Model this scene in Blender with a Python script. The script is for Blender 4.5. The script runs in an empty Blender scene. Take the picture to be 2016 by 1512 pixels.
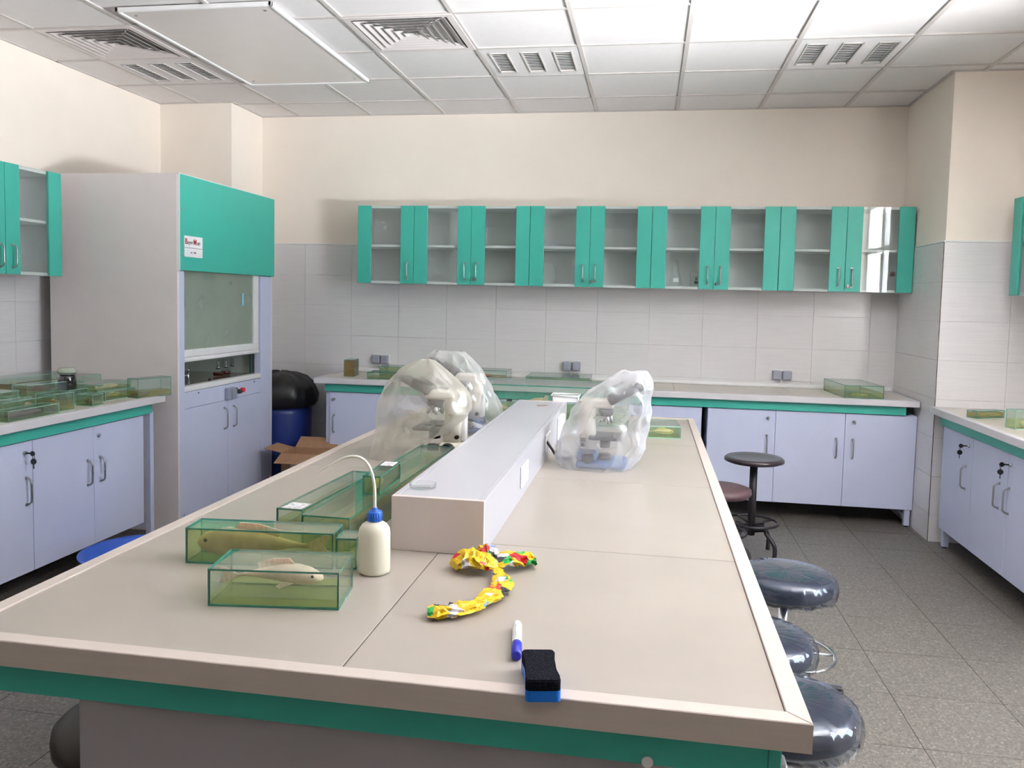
import bpy, bmesh, math, random
from mathutils import Vector, Matrix, noise
S = bpy.context.scene
C = S.collection
PI = math.pi

# ------------------------------------------------------------------ camera
F_PX, CX, CY = 1622.145, 996.0, 701.0
YAW, PITCH, ROLL, CAM_H = 0.1697, -0.0684, 0.0218, 1.4721
fw = Vector((-math.sin(YAW) * math.cos(PITCH), math.cos(YAW) * math.cos(PITCH), math.sin(PITCH)))
r0 = Vector((math.cos(YAW), math.sin(YAW), 0))
u0 = r0.cross(fw)
Rv = r0 * math.cos(ROLL) + u0 * math.sin(ROLL)
Uv = -r0 * math.sin(ROLL) + u0 * math.cos(ROLL)
cam = bpy.data.cameras.new('camera')
cam.sensor_fit = 'HORIZONTAL'
cam.sensor_width = 36.0
cam.lens = F_PX / 2016 * 36
cam.shift_x = (1008 - CX) / 2016
cam.shift_y = (CY - 756) / 2016
cam.clip_start = 0.05
co = bpy.data.objects.new('camera', cam)
C.objects.link(co)
co.matrix_world = Matrix(((Rv.x, Uv.x, -fw.x, 0), (Rv.y, Uv.y, -fw.y, 0), (Rv.z, Uv.z, -fw.z, CAM_H), (0, 0, 0, 1)))
S.camera = co

# ------------------------------------------------------------------ world, light, exposure
S.view_settings.view_transform = 'Standard'
S.view_settings.look = 'None'
S.view_settings.gamma = 1
S.view_settings.use_curve_mapping = False
S.view_settings.exposure = 1.02
w = bpy.data.worlds.new('sky')
S.world = w
w.use_nodes = True
w.node_tree.nodes['Background'].inputs[0].default_value = (0.72, 0.84, 1.0, 1)
w.node_tree.nodes['Background'].inputs[1].default_value = 1.0
S.cycles.transparent_max_bounces = 48
S.cycles.max_bounces = 10

# daylight coming through the windows of the right-hand wall: sky light, plus added upward lamps that brighten ceiling and walls
WINDOWS = [(1.76, 3.02, 0.98, 2.66)]


def daylight_and_fill(loc, rot, sx, sy, energy, color):
    l = bpy.data.lights.new('window_daylight_and_fill', 'AREA')
    l.shape = 'RECTANGLE'
    l.size = sx
    l.size_y = sy
    l.energy = energy
    l.color = color
    lo = bpy.data.objects.new('window_daylight_and_fill', l)
    C.objects.link(lo)
    lo.location = loc
    lo.rotation_euler = rot


for i, (y0, y1, z0, z1) in enumerate(WINDOWS):
    daylight_and_fill((2.86, (y0 + y1) / 2, (z0 + z1) / 2), (0, PI / 2, 0), z1 - z0 + .3, y1 - y0 + .3, 85, (0.78, 0.89, 1.0))
    daylight_and_fill((3.05, (y0 + y1) / 2, .45), (0, PI / 2 + .75, 0), .8, y1 - y0 + .8, 230, (0.97, 0.95, 0.98))  # added lamp below the sill, tilted up to brighten the ceiling
daylight_and_fill((5.6, 2.6, -.4), (0, PI / 2 + 1.1, 0), 4.4, 9.0, 12600, (0.97, 0.95, 0.98))  # added large upward fill lamp, low and farther outside the window


# ------------------------------------------------------------------ materials
def lin(c):
    return tuple(((v / 255) / 12.92 if v / 255 <= .04045 else ((v / 255 + .055) / 1.055) ** 2.4) for v in c)


MC = {}


def mat(name, rgb, rough=.5, metal=0, var=.03, scale=8.0, stretch=(1, 1, 1), bump=0, coat=0, spec=.5, rgb2=None, trans=0, emit=0):
    if name in MC:
        return MC[name]
    m = bpy.data.materials.new(name)
    m.use_nodes = True
    nt = m.node_tree
    b = nt.nodes['Principled BSDF']
    c = lin(rgb)
    tc = nt.nodes.new('ShaderNodeTexCoord')
    mp = nt.nodes.new('ShaderNodeMapping')
    mp.inputs['Scale'].default_value = stretch
    nz = nt.nodes.new('ShaderNodeTexNoise')
    nz.inputs['Scale'].default_value = scale
    nz.inputs['Detail'].default_value = 4
    nt.links.new(tc.outputs['Object'], mp.inputs[0])
    nt.links.new(mp.outputs[0], nz.inputs['Vector'])
    rp = nt.nodes.new('ShaderNodeValToRGB')
    c2 = lin(rgb2) if rgb2 else tuple(min(1, v * (1 + var)) for v in c)
    c1 = c if rgb2 else tuple(v * (1 - var) for v in c)
    rp.color_ramp.elements[0].position = .35
    rp.color_ramp.elements[1].position = .65
    rp.color_ramp.elements[0].color = (*c1, 1)
    rp.color_ramp.elements[1].color = (*c2, 1)
    nt.links.new(nz.outputs[0], rp.inputs[0])
    nt.links.new(rp.outputs[0], b.inputs['Base Color'])
    b.inputs['Roughness'].default_value = rough
    b.inputs['Metallic'].default_value = metal
    b.inputs['Coat Weight'].default_value = coat
    b.inputs['Specular IOR Level'].default_value = spec
    if trans:
        b.inputs['Transmission Weight'].default_value = trans
    if bump:
        bp = nt.nodes.new('ShaderNodeBump')
        bp.inputs['Strength'].default_value = bump
        bp.inputs['Distance'].default_value = .01
        nt.links.new(nz.outputs[0], bp.inputs['Height'])
        nt.links.new(bp.outputs[0], b.inputs['Normal'])
    MC[name] = m
    return m


def glass(name, tint, refl=1.0, haze=0.0, hazec=(220, 225, 220), ior=1.5, rough=0.0):
    """thin sheet: tinted see-through plus a Fresnel reflection plus a diffuse veil"""
    if name in MC:
        return MC[name]
    m = bpy.data.materials.new(name)
    m.use_nodes = True
    nt = m.node_tree
    nt.nodes.remove(nt.nodes['Principled BSDF'])
    out = nt.nodes['Material Output']
    t = nt.nodes.new('ShaderNodeBsdfTransparent')
    t.inputs[0].default_value = (*lin(tint), 1)
    g = nt.nodes.new('ShaderNodeBsdfGlossy')
    g.inputs['Roughness'].default_value = rough
    d = nt.nodes.new('ShaderNodeBsdfDiffuse')
    d.inputs[0].default_value = (*lin(hazec), 1)
    nz = nt.nodes.new('ShaderNodeTexNoise')
    nz.inputs['Scale'].default_value = 6
    tc = nt.nodes.new('ShaderNodeTexCoord')
    nt.links.new(tc.outputs['Object'], nz.inputs['Vector'])
    mu = nt.nodes.new('ShaderNodeMath')
    mu.operation = 'MULTIPLY_ADD'
    mu.inputs[1].default_value = haze * .4
    mu.inputs[2].default_value = haze * .8
    nt.links.new(nz.outputs[0], mu.inputs[0])
    m1 = nt.nodes.new('ShaderNodeMixShader')
    nt.links.new(mu.outputs[0], m1.inputs[0])
    nt.links.new(t.outputs[0], m1.inputs[1])
    nt.links.new(d.outputs[0], m1.inputs[2])
    lw = nt.nodes.new('ShaderNodeLayerWeight')
    lw.inputs[0].default_value = .5
    pw = nt.nodes.new('ShaderNodeMath')
    pw.operation = 'POWER'
    pw.inputs[1].default_value = 5
    nt.links.new(lw.outputs['Facing'], pw.inputs[0])
    fr = nt.nodes.new('ShaderNodeMath')
    fr.operation = 'MULTIPLY_ADD'
    f0 = ((ior - 1) / (ior + 1)) ** 2
    fr.inputs[1].default_value = 1 - f0
    fr.inputs[2].default_value = f0
    nt.links.new(pw.outputs[0], fr.inputs[0])
    m2 = nt.nodes.new('ShaderNodeMixShader')
    if refl != 1.0:
        ml = nt.nodes.new('ShaderNodeMath')
        ml.operation = 'MULTIPLY'
        ml.inputs[1].default_value = refl
        nt.links.new(fr.outputs[0], ml.inputs[0])
        nt.links.new(ml.outputs[0], m2.inputs[0])
    else:
        nt.links.new(fr.outputs[0], m2.inputs[0])
    nt.links.new(m1.outputs[0], m2.inputs[1])
    nt.links.new(g.outputs[0], m2.inputs[2])
    nt.links.new(m2.outputs[0], out.inputs[0])
    MC[name] = m
    return m


def film(name, rgb, opac=.5, rough=.2, edge=.35, gloss=.12):
    """milky plastic film: see-through + diffuse/translucent + gloss, denser at grazing angles"""
    if name in MC:
        return MC[name]
    m = bpy.data.materials.new(name)
    m.use_nodes = True
    nt = m.node_tree
    nt.nodes.remove(nt.nodes['Principled BSDF'])
    out = nt.nodes['Material Output']
    N = nt.nodes.new
    t = N('ShaderNodeBsdfTransparent')
    d = N('ShaderNodeBsdfDiffuse')
    d.inputs[0].default_value = (*lin(rgb), 1)
    tl = N('ShaderNodeBsdfTranslucent')
    tl.inputs[0].default_value = (*lin(rgb), 1)
    ms = N('ShaderNodeMixShader')
    ms.inputs[0].default_value = .4
    nt.links.new(d.outputs[0], ms.inputs[1])
    nt.links.new(tl.outputs[0], ms.inputs[2])
    tc = N('ShaderNodeTexCoord')
    mp = N('ShaderNodeMapping')
    mp.inputs['Scale'].default_value = (1, 1, .55)
    mp.inputs['Rotation'].default_value = (.3, .5, 0)
    nz = N('ShaderNodeTexNoise')
    nz.noise_type = 'RIDGED_MULTIFRACTAL'
    nz.inputs['Scale'].default_value = 9
    nz.inputs['Detail'].default_value = 3
    nz.inputs['Distortion'].default_value = .8
    nt.links.new(tc.outputs['Object'], mp.inputs[0])
    nt.links.new(mp.outputs[0], nz.inputs['Vector'])
    bp = N('ShaderNodeBump')
    bp.inputs['Strength'].default_value = .35
    bp.inputs['Distance'].default_value = .006
    nt.links.new(nz.outputs[0], bp.inputs['Height'])
    lw = N('ShaderNodeLayerWeight')
    lw.inputs[0].default_value = .35
    nt.links.new(bp.outputs[0], lw.inputs['Normal'])
    nt.links.new(bp.outputs[0], d.inputs['Normal'])
    mr = N('ShaderNodeMapRange')
    mr.inputs['To Min'].default_value = opac
    mr.inputs['To Max'].default_value = min(1, opac + edge)
    nt.links.new(lw.outputs['Facing'], mr.inputs['Value'])
    m1 = N('ShaderNodeMixShader')
    nt.links.new(mr.outputs[0], m1.inputs[0])
    nt.links.new(t.outputs[0], m1.inputs[1])
    nt.links.new(ms.outputs[0], m1.inputs[2])
    g = N('ShaderNodeBsdfGlossy')
    g.inputs['Roughness'].default_value = rough
    nt.links.new(bp.outputs[0], g.inputs['Normal'])
    m2 = N('ShaderNodeMixShader')
    m2.inputs[0].default_value = gloss
    nt.links.new(m1.outputs[0], m2.inputs[1])
    nt.links.new(g.outputs[0], m2.inputs[2])
    nt.links.new(m2.outputs[0], out.inputs[0])
    MC[name] = m
    return m


CREAM = mat('cream_paint', (243, 233, 221), .85, var=.015, scale=3)
PILLARP = CREAM
CEIL = mat('ceiling_board', (226, 222, 221), .8, var=.012, scale=20)
TBAR = mat('ceiling_rail_paint', (198, 192, 188), .5, var=.01)
TILE = mat('glazed_wall_tile', (224, 221, 222), .22, var=.025, scale=5, stretch=(1, 1, 30))
GROUT = mat('grout', (225, 222, 218), .9)
WHITEP = mat('white_plastic', (236, 235, 235), .4, var=.01)
LAM = mat('pale_blue_laminate', (204, 209, 234), .45, var=.01)
LAMG = mat('pale_grey_laminate', (228, 219, 218), .5, var=.012)
CARC = mat('cabinet_white_board', (238, 238, 238), .5, var=.01)
DARKB = mat('dark_gap', (38, 38, 42), .8)
TEAL = mat('teal_laminate', (66, 182, 164), .42, var=.015)
TOPW = mat('cream_wall_bench_tile', (202, 194, 182), .3, var=.03, scale=5, bump=.02)
RIMW = mat('white_edge_strip', (214, 210, 213), .38, var=.01)
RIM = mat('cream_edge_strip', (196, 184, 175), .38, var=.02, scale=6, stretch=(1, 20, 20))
TOPT = mat('cream_bench_tile_darkened', (164, 155, 145), .3, var=.03, scale=5, bump=.02)  # cream darkened to offset the stronger window light on the island
METAL = mat('brushed_steel', (180, 180, 182), .28, metal=1, var=.05)
CHROME = mat('chrome', (215, 218, 222), .08, metal=1, var=.01)
BLACKP = mat('black_plastic', (24, 24, 27), .35)
BLACKM = mat('black_painted_steel', (40, 36, 40), .4)
GF = glass('tank_glass_face', (247, 252, 249), refl=1.0, haze=.045, hazec=(186, 206, 190))
GE = mat('tank_glass_edge', (66, 132, 114), .15, var=.15, scale=30)
GEL = mat('tank_glass_edge_pale', (150, 190, 172), .15, var=.12, scale=30)
CABG = glass('cabinet_door_glass', (248, 251, 250), haze=.03)
HOODG = glass('sash_glass', (242, 247, 242), haze=.34, hazec=(200, 212, 198))  # pale veil in the glass colour lightens the dimly lit hood interior
WING = glass('window_glass', (250, 252, 252))
PAPER = mat('paper_label', (240, 240, 238), .8, var=.25, scale=90, stretch=(1, 2.5, 1), rgb2=(150, 150, 158))
WPAPER = mat('plain_paper', (240, 239, 240), .7)


def terrazzo():
    m = bpy.data.materials.new('terrazzo')
    m.use_nodes = True
    nt = m.node_tree
    b = nt.nodes['Principled BSDF']
    tc = nt.nodes.new('ShaderNodeTexCoord')
    oi = nt.nodes.new('ShaderNodeObjectInfo')
    v = nt.nodes.new('ShaderNodeTexVoronoi')
    v.inputs['Scale'].default_value = 150
    n = nt.nodes.new('ShaderNodeTexNoise')
    n.inputs['Scale'].default_value = 55
    n.inputs['Detail'].default_value = 6
    ad = nt.nodes.new('ShaderNodeVectorMath')
    ad.operation = 'ADD'
    nt.links.new(tc.outputs['Object'], ad.inputs[0])
    nt.links.new(oi.outputs['Location'], ad.inputs[1])
    nt.links.new(ad.outputs[0], v.inputs['Vector'])
    nt.links.new(ad.outputs[0], n.inputs['Vector'])
    r = nt.nodes.new('ShaderNodeValToRGB')
    e = r.color_ramp.elements
    e[0].position = 0
    e[0].color = (*lin((84, 79, 73)), 1)
    e[1].position = 1
    e[1].color = (*lin((170, 163, 154)), 1)
    for p, c in ((.22, (108, 103, 97)), (.55, (120, 115, 108)), (.82, (138, 132, 124))):
        q = e.new(p)
        q.color = (*lin(c), 1)
    nt.links.new(v.outputs['Color'], r.inputs[0])
    r2 = nt.nodes.new('ShaderNodeValToRGB')
    r2.color_ramp.elements[0].color = (.55, .55, .55, 1)
    r2.color_ramp.elements[1].color = (.98, .96, .94, 1)
    nt.links.new(n.outputs[0], r2.inputs[0])
    mx = nt.nodes.new('ShaderNodeMix')
    mx.data_type = 'RGBA'
    mx.blend_type = 'MULTIPLY'
    mx.inputs[0].default_value = 1
    nt.links.new(r.outputs[0], mx.inputs[6])
    nt.links.new(r2.outputs[0], mx.inputs[7])
    nt.links.new(mx.outputs[2], b.inputs['Base Color'])
    b.inputs['Roughness'].default_value = .42
    return m


TERR = terrazzo()


# ------------------------------------------------------------------ builders
class B:
    def __init__(s):
        s.bm = bmesh.new()
        s.mi = 0

    def _new(s, fs, smooth=False):
        for f in fs:
            f.material_index = s.mi
            f.smooth = smooth

    def box(s, x0, x1, y0, y1, z0, z1, bev=0, thin=None, M=None, seg=1):
        v = [s.bm.verts.new(p) for p in ((x0, y0, z0), (x1, y0, z0), (x1, y1, z0), (x0, y1, z0), (x0, y0, z1), (x1, y0, z1), (x1, y1, z1), (x0, y1, z1))]
        idx = ((0, 3, 2, 1), (4, 5, 6, 7), (0, 1, 5, 4), (2, 3, 7, 6), (1, 2, 6, 5), (3, 0, 4, 7))
        ax = ('z', 'z', 'y', 'y', 'x', 'x')
        fs = []
        for q, a in zip(idx, ax):
            f = s.bm.faces.new([v[i] for i in q])
            f.material_index = s.mi if not thin else (0 if a == thin else 1)
            fs.append(f)
        if bev:
            es = list({e for f in fs for e in f.edges})
            r = bmesh.ops.bevel(s.bm, geom=es, offset=bev, segments=seg, affect='EDGES', profile=.5)
            v = list({q for f in r['faces'] for q in f.verts} | {q for q in v if q.is_valid})
            for f in r['faces']:
                f.smooth = seg > 1
        if M is not None:
            bmesh.ops.transform(s.bm, matrix=M, verts=[q for q in v if q.is_valid])
        return s

    def prism(s, pts, z0, z1, M=None, smooth=False):
        a = [s.bm.verts.new((p[0], p[1], z0)) for p in pts]
        b = [s.bm.verts.new((p[0], p[1], z1)) for p in pts]
        n = len(pts)
        fs = [s.bm.faces.new(a[::-1]), s.bm.faces.new(b)]
        sd = [s.bm.faces.new((a[i], a[(i + 1) % n], b[(i + 1) % n], b[i])) for i in range(n)]
        s._new(fs)
        s._new(sd, smooth)
        if M is not None:
            bmesh.ops.transform(s.bm, matrix=M, verts=a + b)
        return s

    def rings(s, rings, cap0=True, cap1=True, smooth=True, closed=True):
        R = [[s.bm.verts.new(p) for p in r] for r in rings]
        fs = []
        n = len(R[0])
        for a, b in zip(R, R[1:]):
            for i in range(n if closed else n - 1):
                fs.append(s.bm.faces.new((a[i], a[(i + 1) % n], b[(i + 1) % n], b[i])))
        s._new(fs, smooth)
        c = []
        if cap0:
            c.append(s.bm.faces.new(R[0][::-1]))
        if cap1:
            c.append(s.bm.faces.new(R[-1]))
        s._new(c)
        return s

    def lathe(s, prof, c=(0, 0, 0), seg=24, cap0=True, cap1=True, M=None):
        rs = []
        for r, z in prof:
            ring = [Vector((c[0] + max(r, 1e-4) * math.cos(2 * PI * i / seg), c[1] + max(r, 1e-4) * math.sin(2 * PI * i / seg), c[2] + z)) for i in range(seg)]
            if M is not None:
                ring = [M @ p for p in ring]
            rs.append(ring)
        return s.rings(rs, cap0, cap1)

    def tube(s, pts, r, seg=8, closed=False):
        pts = [Vector(p) for p in pts]
        n = len(pts)
        rs = []
        t0 = (pts[1] - pts[0]).normalized()
        a = t0.orthogonal().normalized()
        for i in range(n):
            if closed:
                t = (pts[(i + 1) % n] - pts[i - 1]).normalized()
            else:
                t = (pts[min(i + 1, n - 1)] - pts[max(i - 1, 0)]).normalized()
            a = (a - t * a.dot(t)).normalized()
            b = t.cross(a)
            rr = r[i] if isinstance(r, (list, tuple)) else r
            rs.append([pts[i] + (a * math.cos(2 * PI * k / seg) + b * math.sin(2 * PI * k / seg)) * rr for k in range(seg)])
        if closed:
            rs.append(rs[0])
        return s.rings(rs, not closed, not closed)

    def cyl(s, p0, p1, r, r1=None, seg=16):
        return s.tube([p0, p1], [r, r if r1 is None else r1], seg)

    def sph(s, c, r, seg=12, sc=(1, 1, 1)):
        rs = []
        for j in range(1, 8):
            th = PI * j / 8
            rs.append([Vector((c[0] + sc[0] * r * math.sin(th) * math.cos(2 * PI * i / seg), c[1] + sc[1] * r * math.sin(th) * math.sin(2 * PI * i / seg), c[2] - sc[2] * r * math.cos(th))) for i in range(seg)])
        return s.rings(rs)

    def obj(s, name, m, parent=None, loc=None, rotz=None):
        me = bpy.data.meshes.new(name)
        bmesh.ops.remove_doubles(s.bm, verts=s.bm.verts, dist=1e-6)
        bmesh.ops.recalc_face_normals(s.bm, faces=s.bm.faces)
        s.bm.to_mesh(me)
        s.bm.free()
        for q in (m if isinstance(m, (list, tuple)) else [m]):
            me.materials.append(q)
        o = bpy.data.objects.new(name, me)
        C.objects.link(o)
        if parent is not None:
            o.parent = parent
        if loc is not None:
            o.location = loc
        if rotz is not None:
            o.rotation_euler = (0, 0, rotz)
        return o


def tag(o, label, cat, group=None):
    o['label'] = label
    o['category'] = cat
    if group:
        o['group'] = group
    return o


def thing(name, label, cat, loc=(0, 0, 0), rotz=0, group=None):
    o = bpy.data.objects.new(name, None)
    C.objects.link(o)
    o.empty_display_size = .1
    o.location = loc
    o.rotation_euler = (0, 0, rotz)
    return tag(o, label, cat, group)


def struct(o):
    o['kind'] = 'structure'
    return o


def share(src, loc, parent, name=None):
    o = src.copy()
    C.objects.link(o)
    o.parent = parent
    o.location = loc
    return o


def dup(src, loc, rotz, label):
    def rec(a, p):
        c = a.copy()
        C.objects.link(c)
        c.parent = p
        for ch in a.children:
            rec(ch, c)
        return c
    r = rec(src, None)
    r.location = loc
    r.rotation_euler = (0, 0, rotz)
    r['label'] = label
    return r


def text(body, size, m, parent, M, name='lettering', extr=.0006, bold=0):
    cu = bpy.data.curves.new(name, 'FONT')
    cu.body = body
    cu.size = size
    cu.extrude = extr
    cu.offset = bold
    cu.align_x = 'CENTER'
    cu.align_y = 'CENTER'
    to = bpy.data.objects.new(name, cu)
    C.objects.link(to)
    bpy.context.view_layer.update()
    me = bpy.data.meshes.new_from_object(to.evaluated_get(bpy.context.evaluated_depsgraph_get()))
    bpy.data.objects.remove(to)
    me.materials.clear()
    me.materials.append(m)
    o = bpy.data.objects.new(name, me)
    C.objects.link(o)
    o.parent = parent
    o.matrix_local = M
    return o


# ------------------------------------------------------------------ room shell
XL, XR, XP = -3.77, 2.45, 1.80          # left wall, right wall, right pillar face
YB, YP, YF = 6.436, 5.53, -4.4          # back wall, pillar front, wall behind the camera
HC = 2.919
LPX, LPY = -3.175, 5.93                 # left corner pillar
WT = 1.887                              # top of the tiled wainscot

floor = struct(B().box(XL, XR, YF, YB, -.06, -.006).obj('floor', mat('floor_joint', (124, 118, 110), .8)))
src = None
for i in range(16):
    for j in range(15):
        x = .96 - .4 * 12 + .4 * i
        y = 5.27 - .4 * 12 + .4 * j
        x0, x1, y0, y1 = max(x, XL), min(x + .4, XR), max(y, .4), min(y + .4, YB)
        if x1 - x0 < .03 or y1 - y0 < .03:
            continue
        if x1 - x0 > .399 and y1 - y0 > .399:
            if src is None:
                src = B().box(.0012, .3988, .0012, .3988, -.006, 0).obj('floor_tile', TERR, floor, (x, y, 0))
            else:
                share(src, (x, y, 0), floor)
        else:
            B().box(.0012, x1 - x0 - .0012, .0012, y1 - y0 - .0012, -.006, 0).obj('floor_tile', TERR, floor, (x0, y0, 0))
t = B().box(XL, XR, YF, .47, -.006, 0).obj('floor_screed', TERR, floor)

wall_back = struct(B().box(XL, XP + .02, YB, YB + .15, 0, HC + .3).obj('wall_back', CREAM))
wall_left = struct(B().box(XL - .15, XL, YF, YB + .15, 0, HC + .3).obj('wall_left', CREAM))
wall_front = struct(B().box(XL - .15, XR + .15, YF - .15, YF, 0, HC + .3).obj('wall_front', CREAM))
b = B()
ys = [YF] + [v for q in sorted(WINDOWS) for v in q[:2]] + [YB + .15]
for k in range(0, len(ys), 2):
    b.box(XR, XR + .25, ys[k], ys[k + 1], 0, HC + .3)
for y0, y1, z0, z1 in WINDOWS:
    b.box(XR, XR + .25, y0, y1, 0, z0)
    b.box(XR, XR + .25, y0, y1, z1, HC + .3)
wall_right = struct(b.obj('wall_right', CREAM))
pil_r = struct(B().box(XP, XR, YP, YB + .15, 0, HC + .3).obj('wall_right_pillar', CREAM))
pil_l = struct(B().box(XL, LPX, LPY, YB, 0, HC + .3).obj('wall_left_pillar', CREAM))

# glazed wall tiles 40 x 24.5 cm
TW, TH = .4, .245


def tiles(parent, u0, u1, f, joint0, rows=8, half=None):
    """f(u0,u1,z0,z1) -> box args; every tile a child of its wall"""
    k0 = math.floor((u0 - joint0) / TW)
    k1 = math.ceil((u1 - joint0) / TW)
    for r in range(rows):
        z1 = WT - r * TH
        z0 = max(z1 - TH, 0.0)
        for k in range(k0, k1):
            a, c = max(joint0 + k * TW, u0), min(joint0 + (k + 1) * TW, u1)
            if c - a < .02:
                continue
            dz = random.uniform(0, .0006)
            B().box(*f(a + .0006, c - .0006, z0 + .0006, z1 - .0006, dz), bev=.0007).obj('wall_tile', TILE, parent)


tiles(wall_back, LPX, XP, lambda a, c, z0, z1, d: (a, c, YB - .008 - d, YB - .0005, z0, z1), .01)
tiles(pil_r, YP, YB, lambda a, c, z0, z1, d: (XP - .008 - d, XP - .0005, a, c, z0, z1), YP)
tiles(pil_r, XP - .008, XR, lambda a, c, z0, z1, d: (a, c, YP - .008 - d, YP - .0005, z0, z1), XP - .008 - .0)
tiles(wall_left, 2.3, LPY, lambda a, c, z0, z1, d: (XL + .0005, XL + .008 + d, a, c, z0, z1), 4.4)
tiles(wall_right, 3.1, YP, lambda a, c, z0, z1, d: (XR - .008 - d, XR - .0005, a, c, z0, z1), YP)
struct(B().box(LPX, XP, YB - .012, YB, WT, WT + .010, bev=.002).obj('trim_1', WHITEP))
struct(B().box(XP - .012, XP, YP - .012, YB, WT, WT + .010, bev=.002).box(XP, XR, YP - .012, YP, WT, WT + .010, bev=.002).obj('trim_2', WHITEP))
struct(B().box(XL, XL + .012, 2.3, LPY, WT, WT + .010, bev=.002).obj('trim_3', WHITEP))
struct(B().box(XP - .0115, XP - .0075, YP - .0115, YP - .0075, 0, WT).obj('trim_4', mat('corner_profile', (120, 104, 88), .5, rgb2=(70, 56, 46), scale=14)))
struct(B().box(LPX - .01, LPX, LPY - .008, LPY + .02, 0, .02).obj('trim_5', WHITEP)) if False else None

# suspended ceiling: rails and lift-out boards
ceiling = struct(B().box(XL, XR, YF, YB, HC + .03, HC + .06).obj('ceiling', mat('plenum', (150, 148, 145), .9)))
GX = [-2.8349 + .6 * i for i in range(-1, 9)]
GY = [YB - .4468 - .6 * j for j in range(0, 15)]
for gx in GX:
    B().box(gx - .012, gx + .012, YF, YB, HC - .0005, HC + .012).box(gx - .001, gx + .001, YF, YB, HC + .012, HC + .03).obj('ceiling_rail', TBAR, ceiling)
for gy in GY:
    B().box(XL, XR, gy - .012, gy + .012, HC, HC + .0115).obj('ceiling_rail', TBAR, ceiling)
B().box(XL, XL + .02, YF, YB, HC, HC + .011).box(XL, XR, YB - .02, YB, HC, HC + .011).box(XP - .02, XP, YP - .02, YB, HC, HC + .011).box(XP, XR, YP - .02, YP, HC, HC + .011).box(LPX, LPX + .02, LPY, YB, HC, HC + .011).box(XL, LPX + .02, LPY - .02, LPY, HC, HC + .011).obj('ceiling_edge_rail', TBAR, ceiling)
special = {(-2.235 + .6, 4.189): 'd', (-3.435, 4.189): 'd', (-1.035, 4.789): 's', (.765, 4.789): 's', (-3.435, 4.789): 's'}
xs = [XL] + GX + [XR]
ysr = [YB] + GY
src = None
for a in range(len(xs) - 1):
    for c in range(len(ysr) - 1):
        x0, x1, y1, y0 = xs[a], xs[a + 1], ysr[c], ysr[c + 1]
        if y1 < .6 or any(abs(x0 - k[0]) < .05 and abs(y0 - k[1]) < .05 for k in special):
            continue
        full = abs(x1 - x0 - .6) < .01 and abs(y1 - y0 - .6) < .01
        if full and src is not None:
            share(src, (x0, y0, HC + .0065 + random.uniform(-.0015, .0015)), ceiling)
        else:
            o = B().box(.006, x1 - x0 - .006, .006, y1 - y0 - .006, 0, .012, bev=.002).obj('ceiling_board', CEIL, ceiling, (x0, y0, HC + .007))
            if full:
                src = o
B().box(XL, XR, YF, .6, HC + .007, HC + .02).obj('ceiling_boards_beyond', CEIL, ceiling)['kind'] = 'stuff'

VENT = mat('diffuser_enamel', (216, 208, 206), .4, var=.01)
VDARK = mat('duct_dark', (60, 55, 52), .9)


def diffuser(x0, y0, label):
    t = thing('air_diffuser', label, 'air vent', (x0 + .3, y0 + .3, HC), group='square ceiling air vents')
    b = B()
    h = .297
    for s_ in (-1, 1):
        b.box(min(s_ * h, s_ * .262), max(s_ * h, s_ * .262), -h, h, -.004, .008)
        b.box(-.262, .262, min(s_ * h, s_ * .262), max(s_ * h, s_ * .262), -.004, .008)
    b.obj('frame', VENT, t)
    B().box(-.27, .27, -.27, .27, .055, .06).obj('duct_opening', VDARK, t)
    for k in range(6):
        r = .252 - k * .043
        ring = lambda q, z: [Vector((-q, -q, z)), Vector((q, -q, z)), Vector((q, q, z)), Vector((-q, q, z))]
        # each cone slopes up and inwards
        bb = B()
        R = [ring(r, -.006), ring(r - .004, -.006), ring(r - .038, .009), ring(r - .034, .011)]
        vs = [[bb.bm.verts.new(p) for p in q] for q in R]
        for m_ in range(4):
            A_, B_ = vs[m_], vs[(m_ + 1) % 4]
            for i in range(4):
                bb.bm.faces.new((A_[i], A_[(i + 1) % 4], B_[(i + 1) % 4], B_[i]))
        bb.obj('vane', VENT, t)
    b = B()
    for sx in (-1, 1):
        for sy in (-1, 1):
            b.tube([(sx * .25, sy * .25, .004), (sx * .03, sy * .03, .02)], .003, 4)
    b.obj('brace', VENT, t)
    return t


diffuser(-1.635, 4.189, 'square white vent with stepped vanes above the island, nearest the ceiling middle')
diffuser(-3.435, 4.189, 'square white vent with stepped vanes by the left wall')


def slotpanel(x0, y0, label):
    t = thing('slotted_ceiling_panel', label, 'air vent', (x0 + .3, y0 + .3, HC), group='ceiling panels with three slotted grilles')
    cx = (-.19, 0, .19)
    b = B()
    # plate with three openings
    edges = [-.285] + [v for c in cx for v in (c - .052, c + .052)] + [.285]
    for k in range(0, 8, 2):
        b.box(edges[k], edges[k + 1], -.285, .285, .002, .006)
    for c in cx:
        b.box(c - .052, c + .052, -.285, -.2, .002, .006)
        b.box(c - .052, c + .052, .2, .285, .002, .006)
    b.obj('plate', CEIL, t)
    for c in cx:
        g = B()
        for s_ in (-1, 1):
            g.box(c + s_ * .052 - .004, c + s_ * .052 + .004, -.204, .204, -.003, .006)
            g.box(c - .052, c + .052, s_ * .2 - .004, s_ * .2 + .004, -.003, .006)
        g = g.obj('grille', TBAR, t)
        B().box(c - .05, c + .05, -.2, .2, .026, .028).obj('duct_opening', VDARK, g)
        s0 = B().box(-.049, .049, -.002, .019, -.001, .001, M=Matrix.Rotation(.17, 4, 'X')).obj('slat', CEIL, g, (c, -.188, .004))
        for k in range(1, 12):
            share(s0, (c, -.188 + k * .0335, .004), g)


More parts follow.
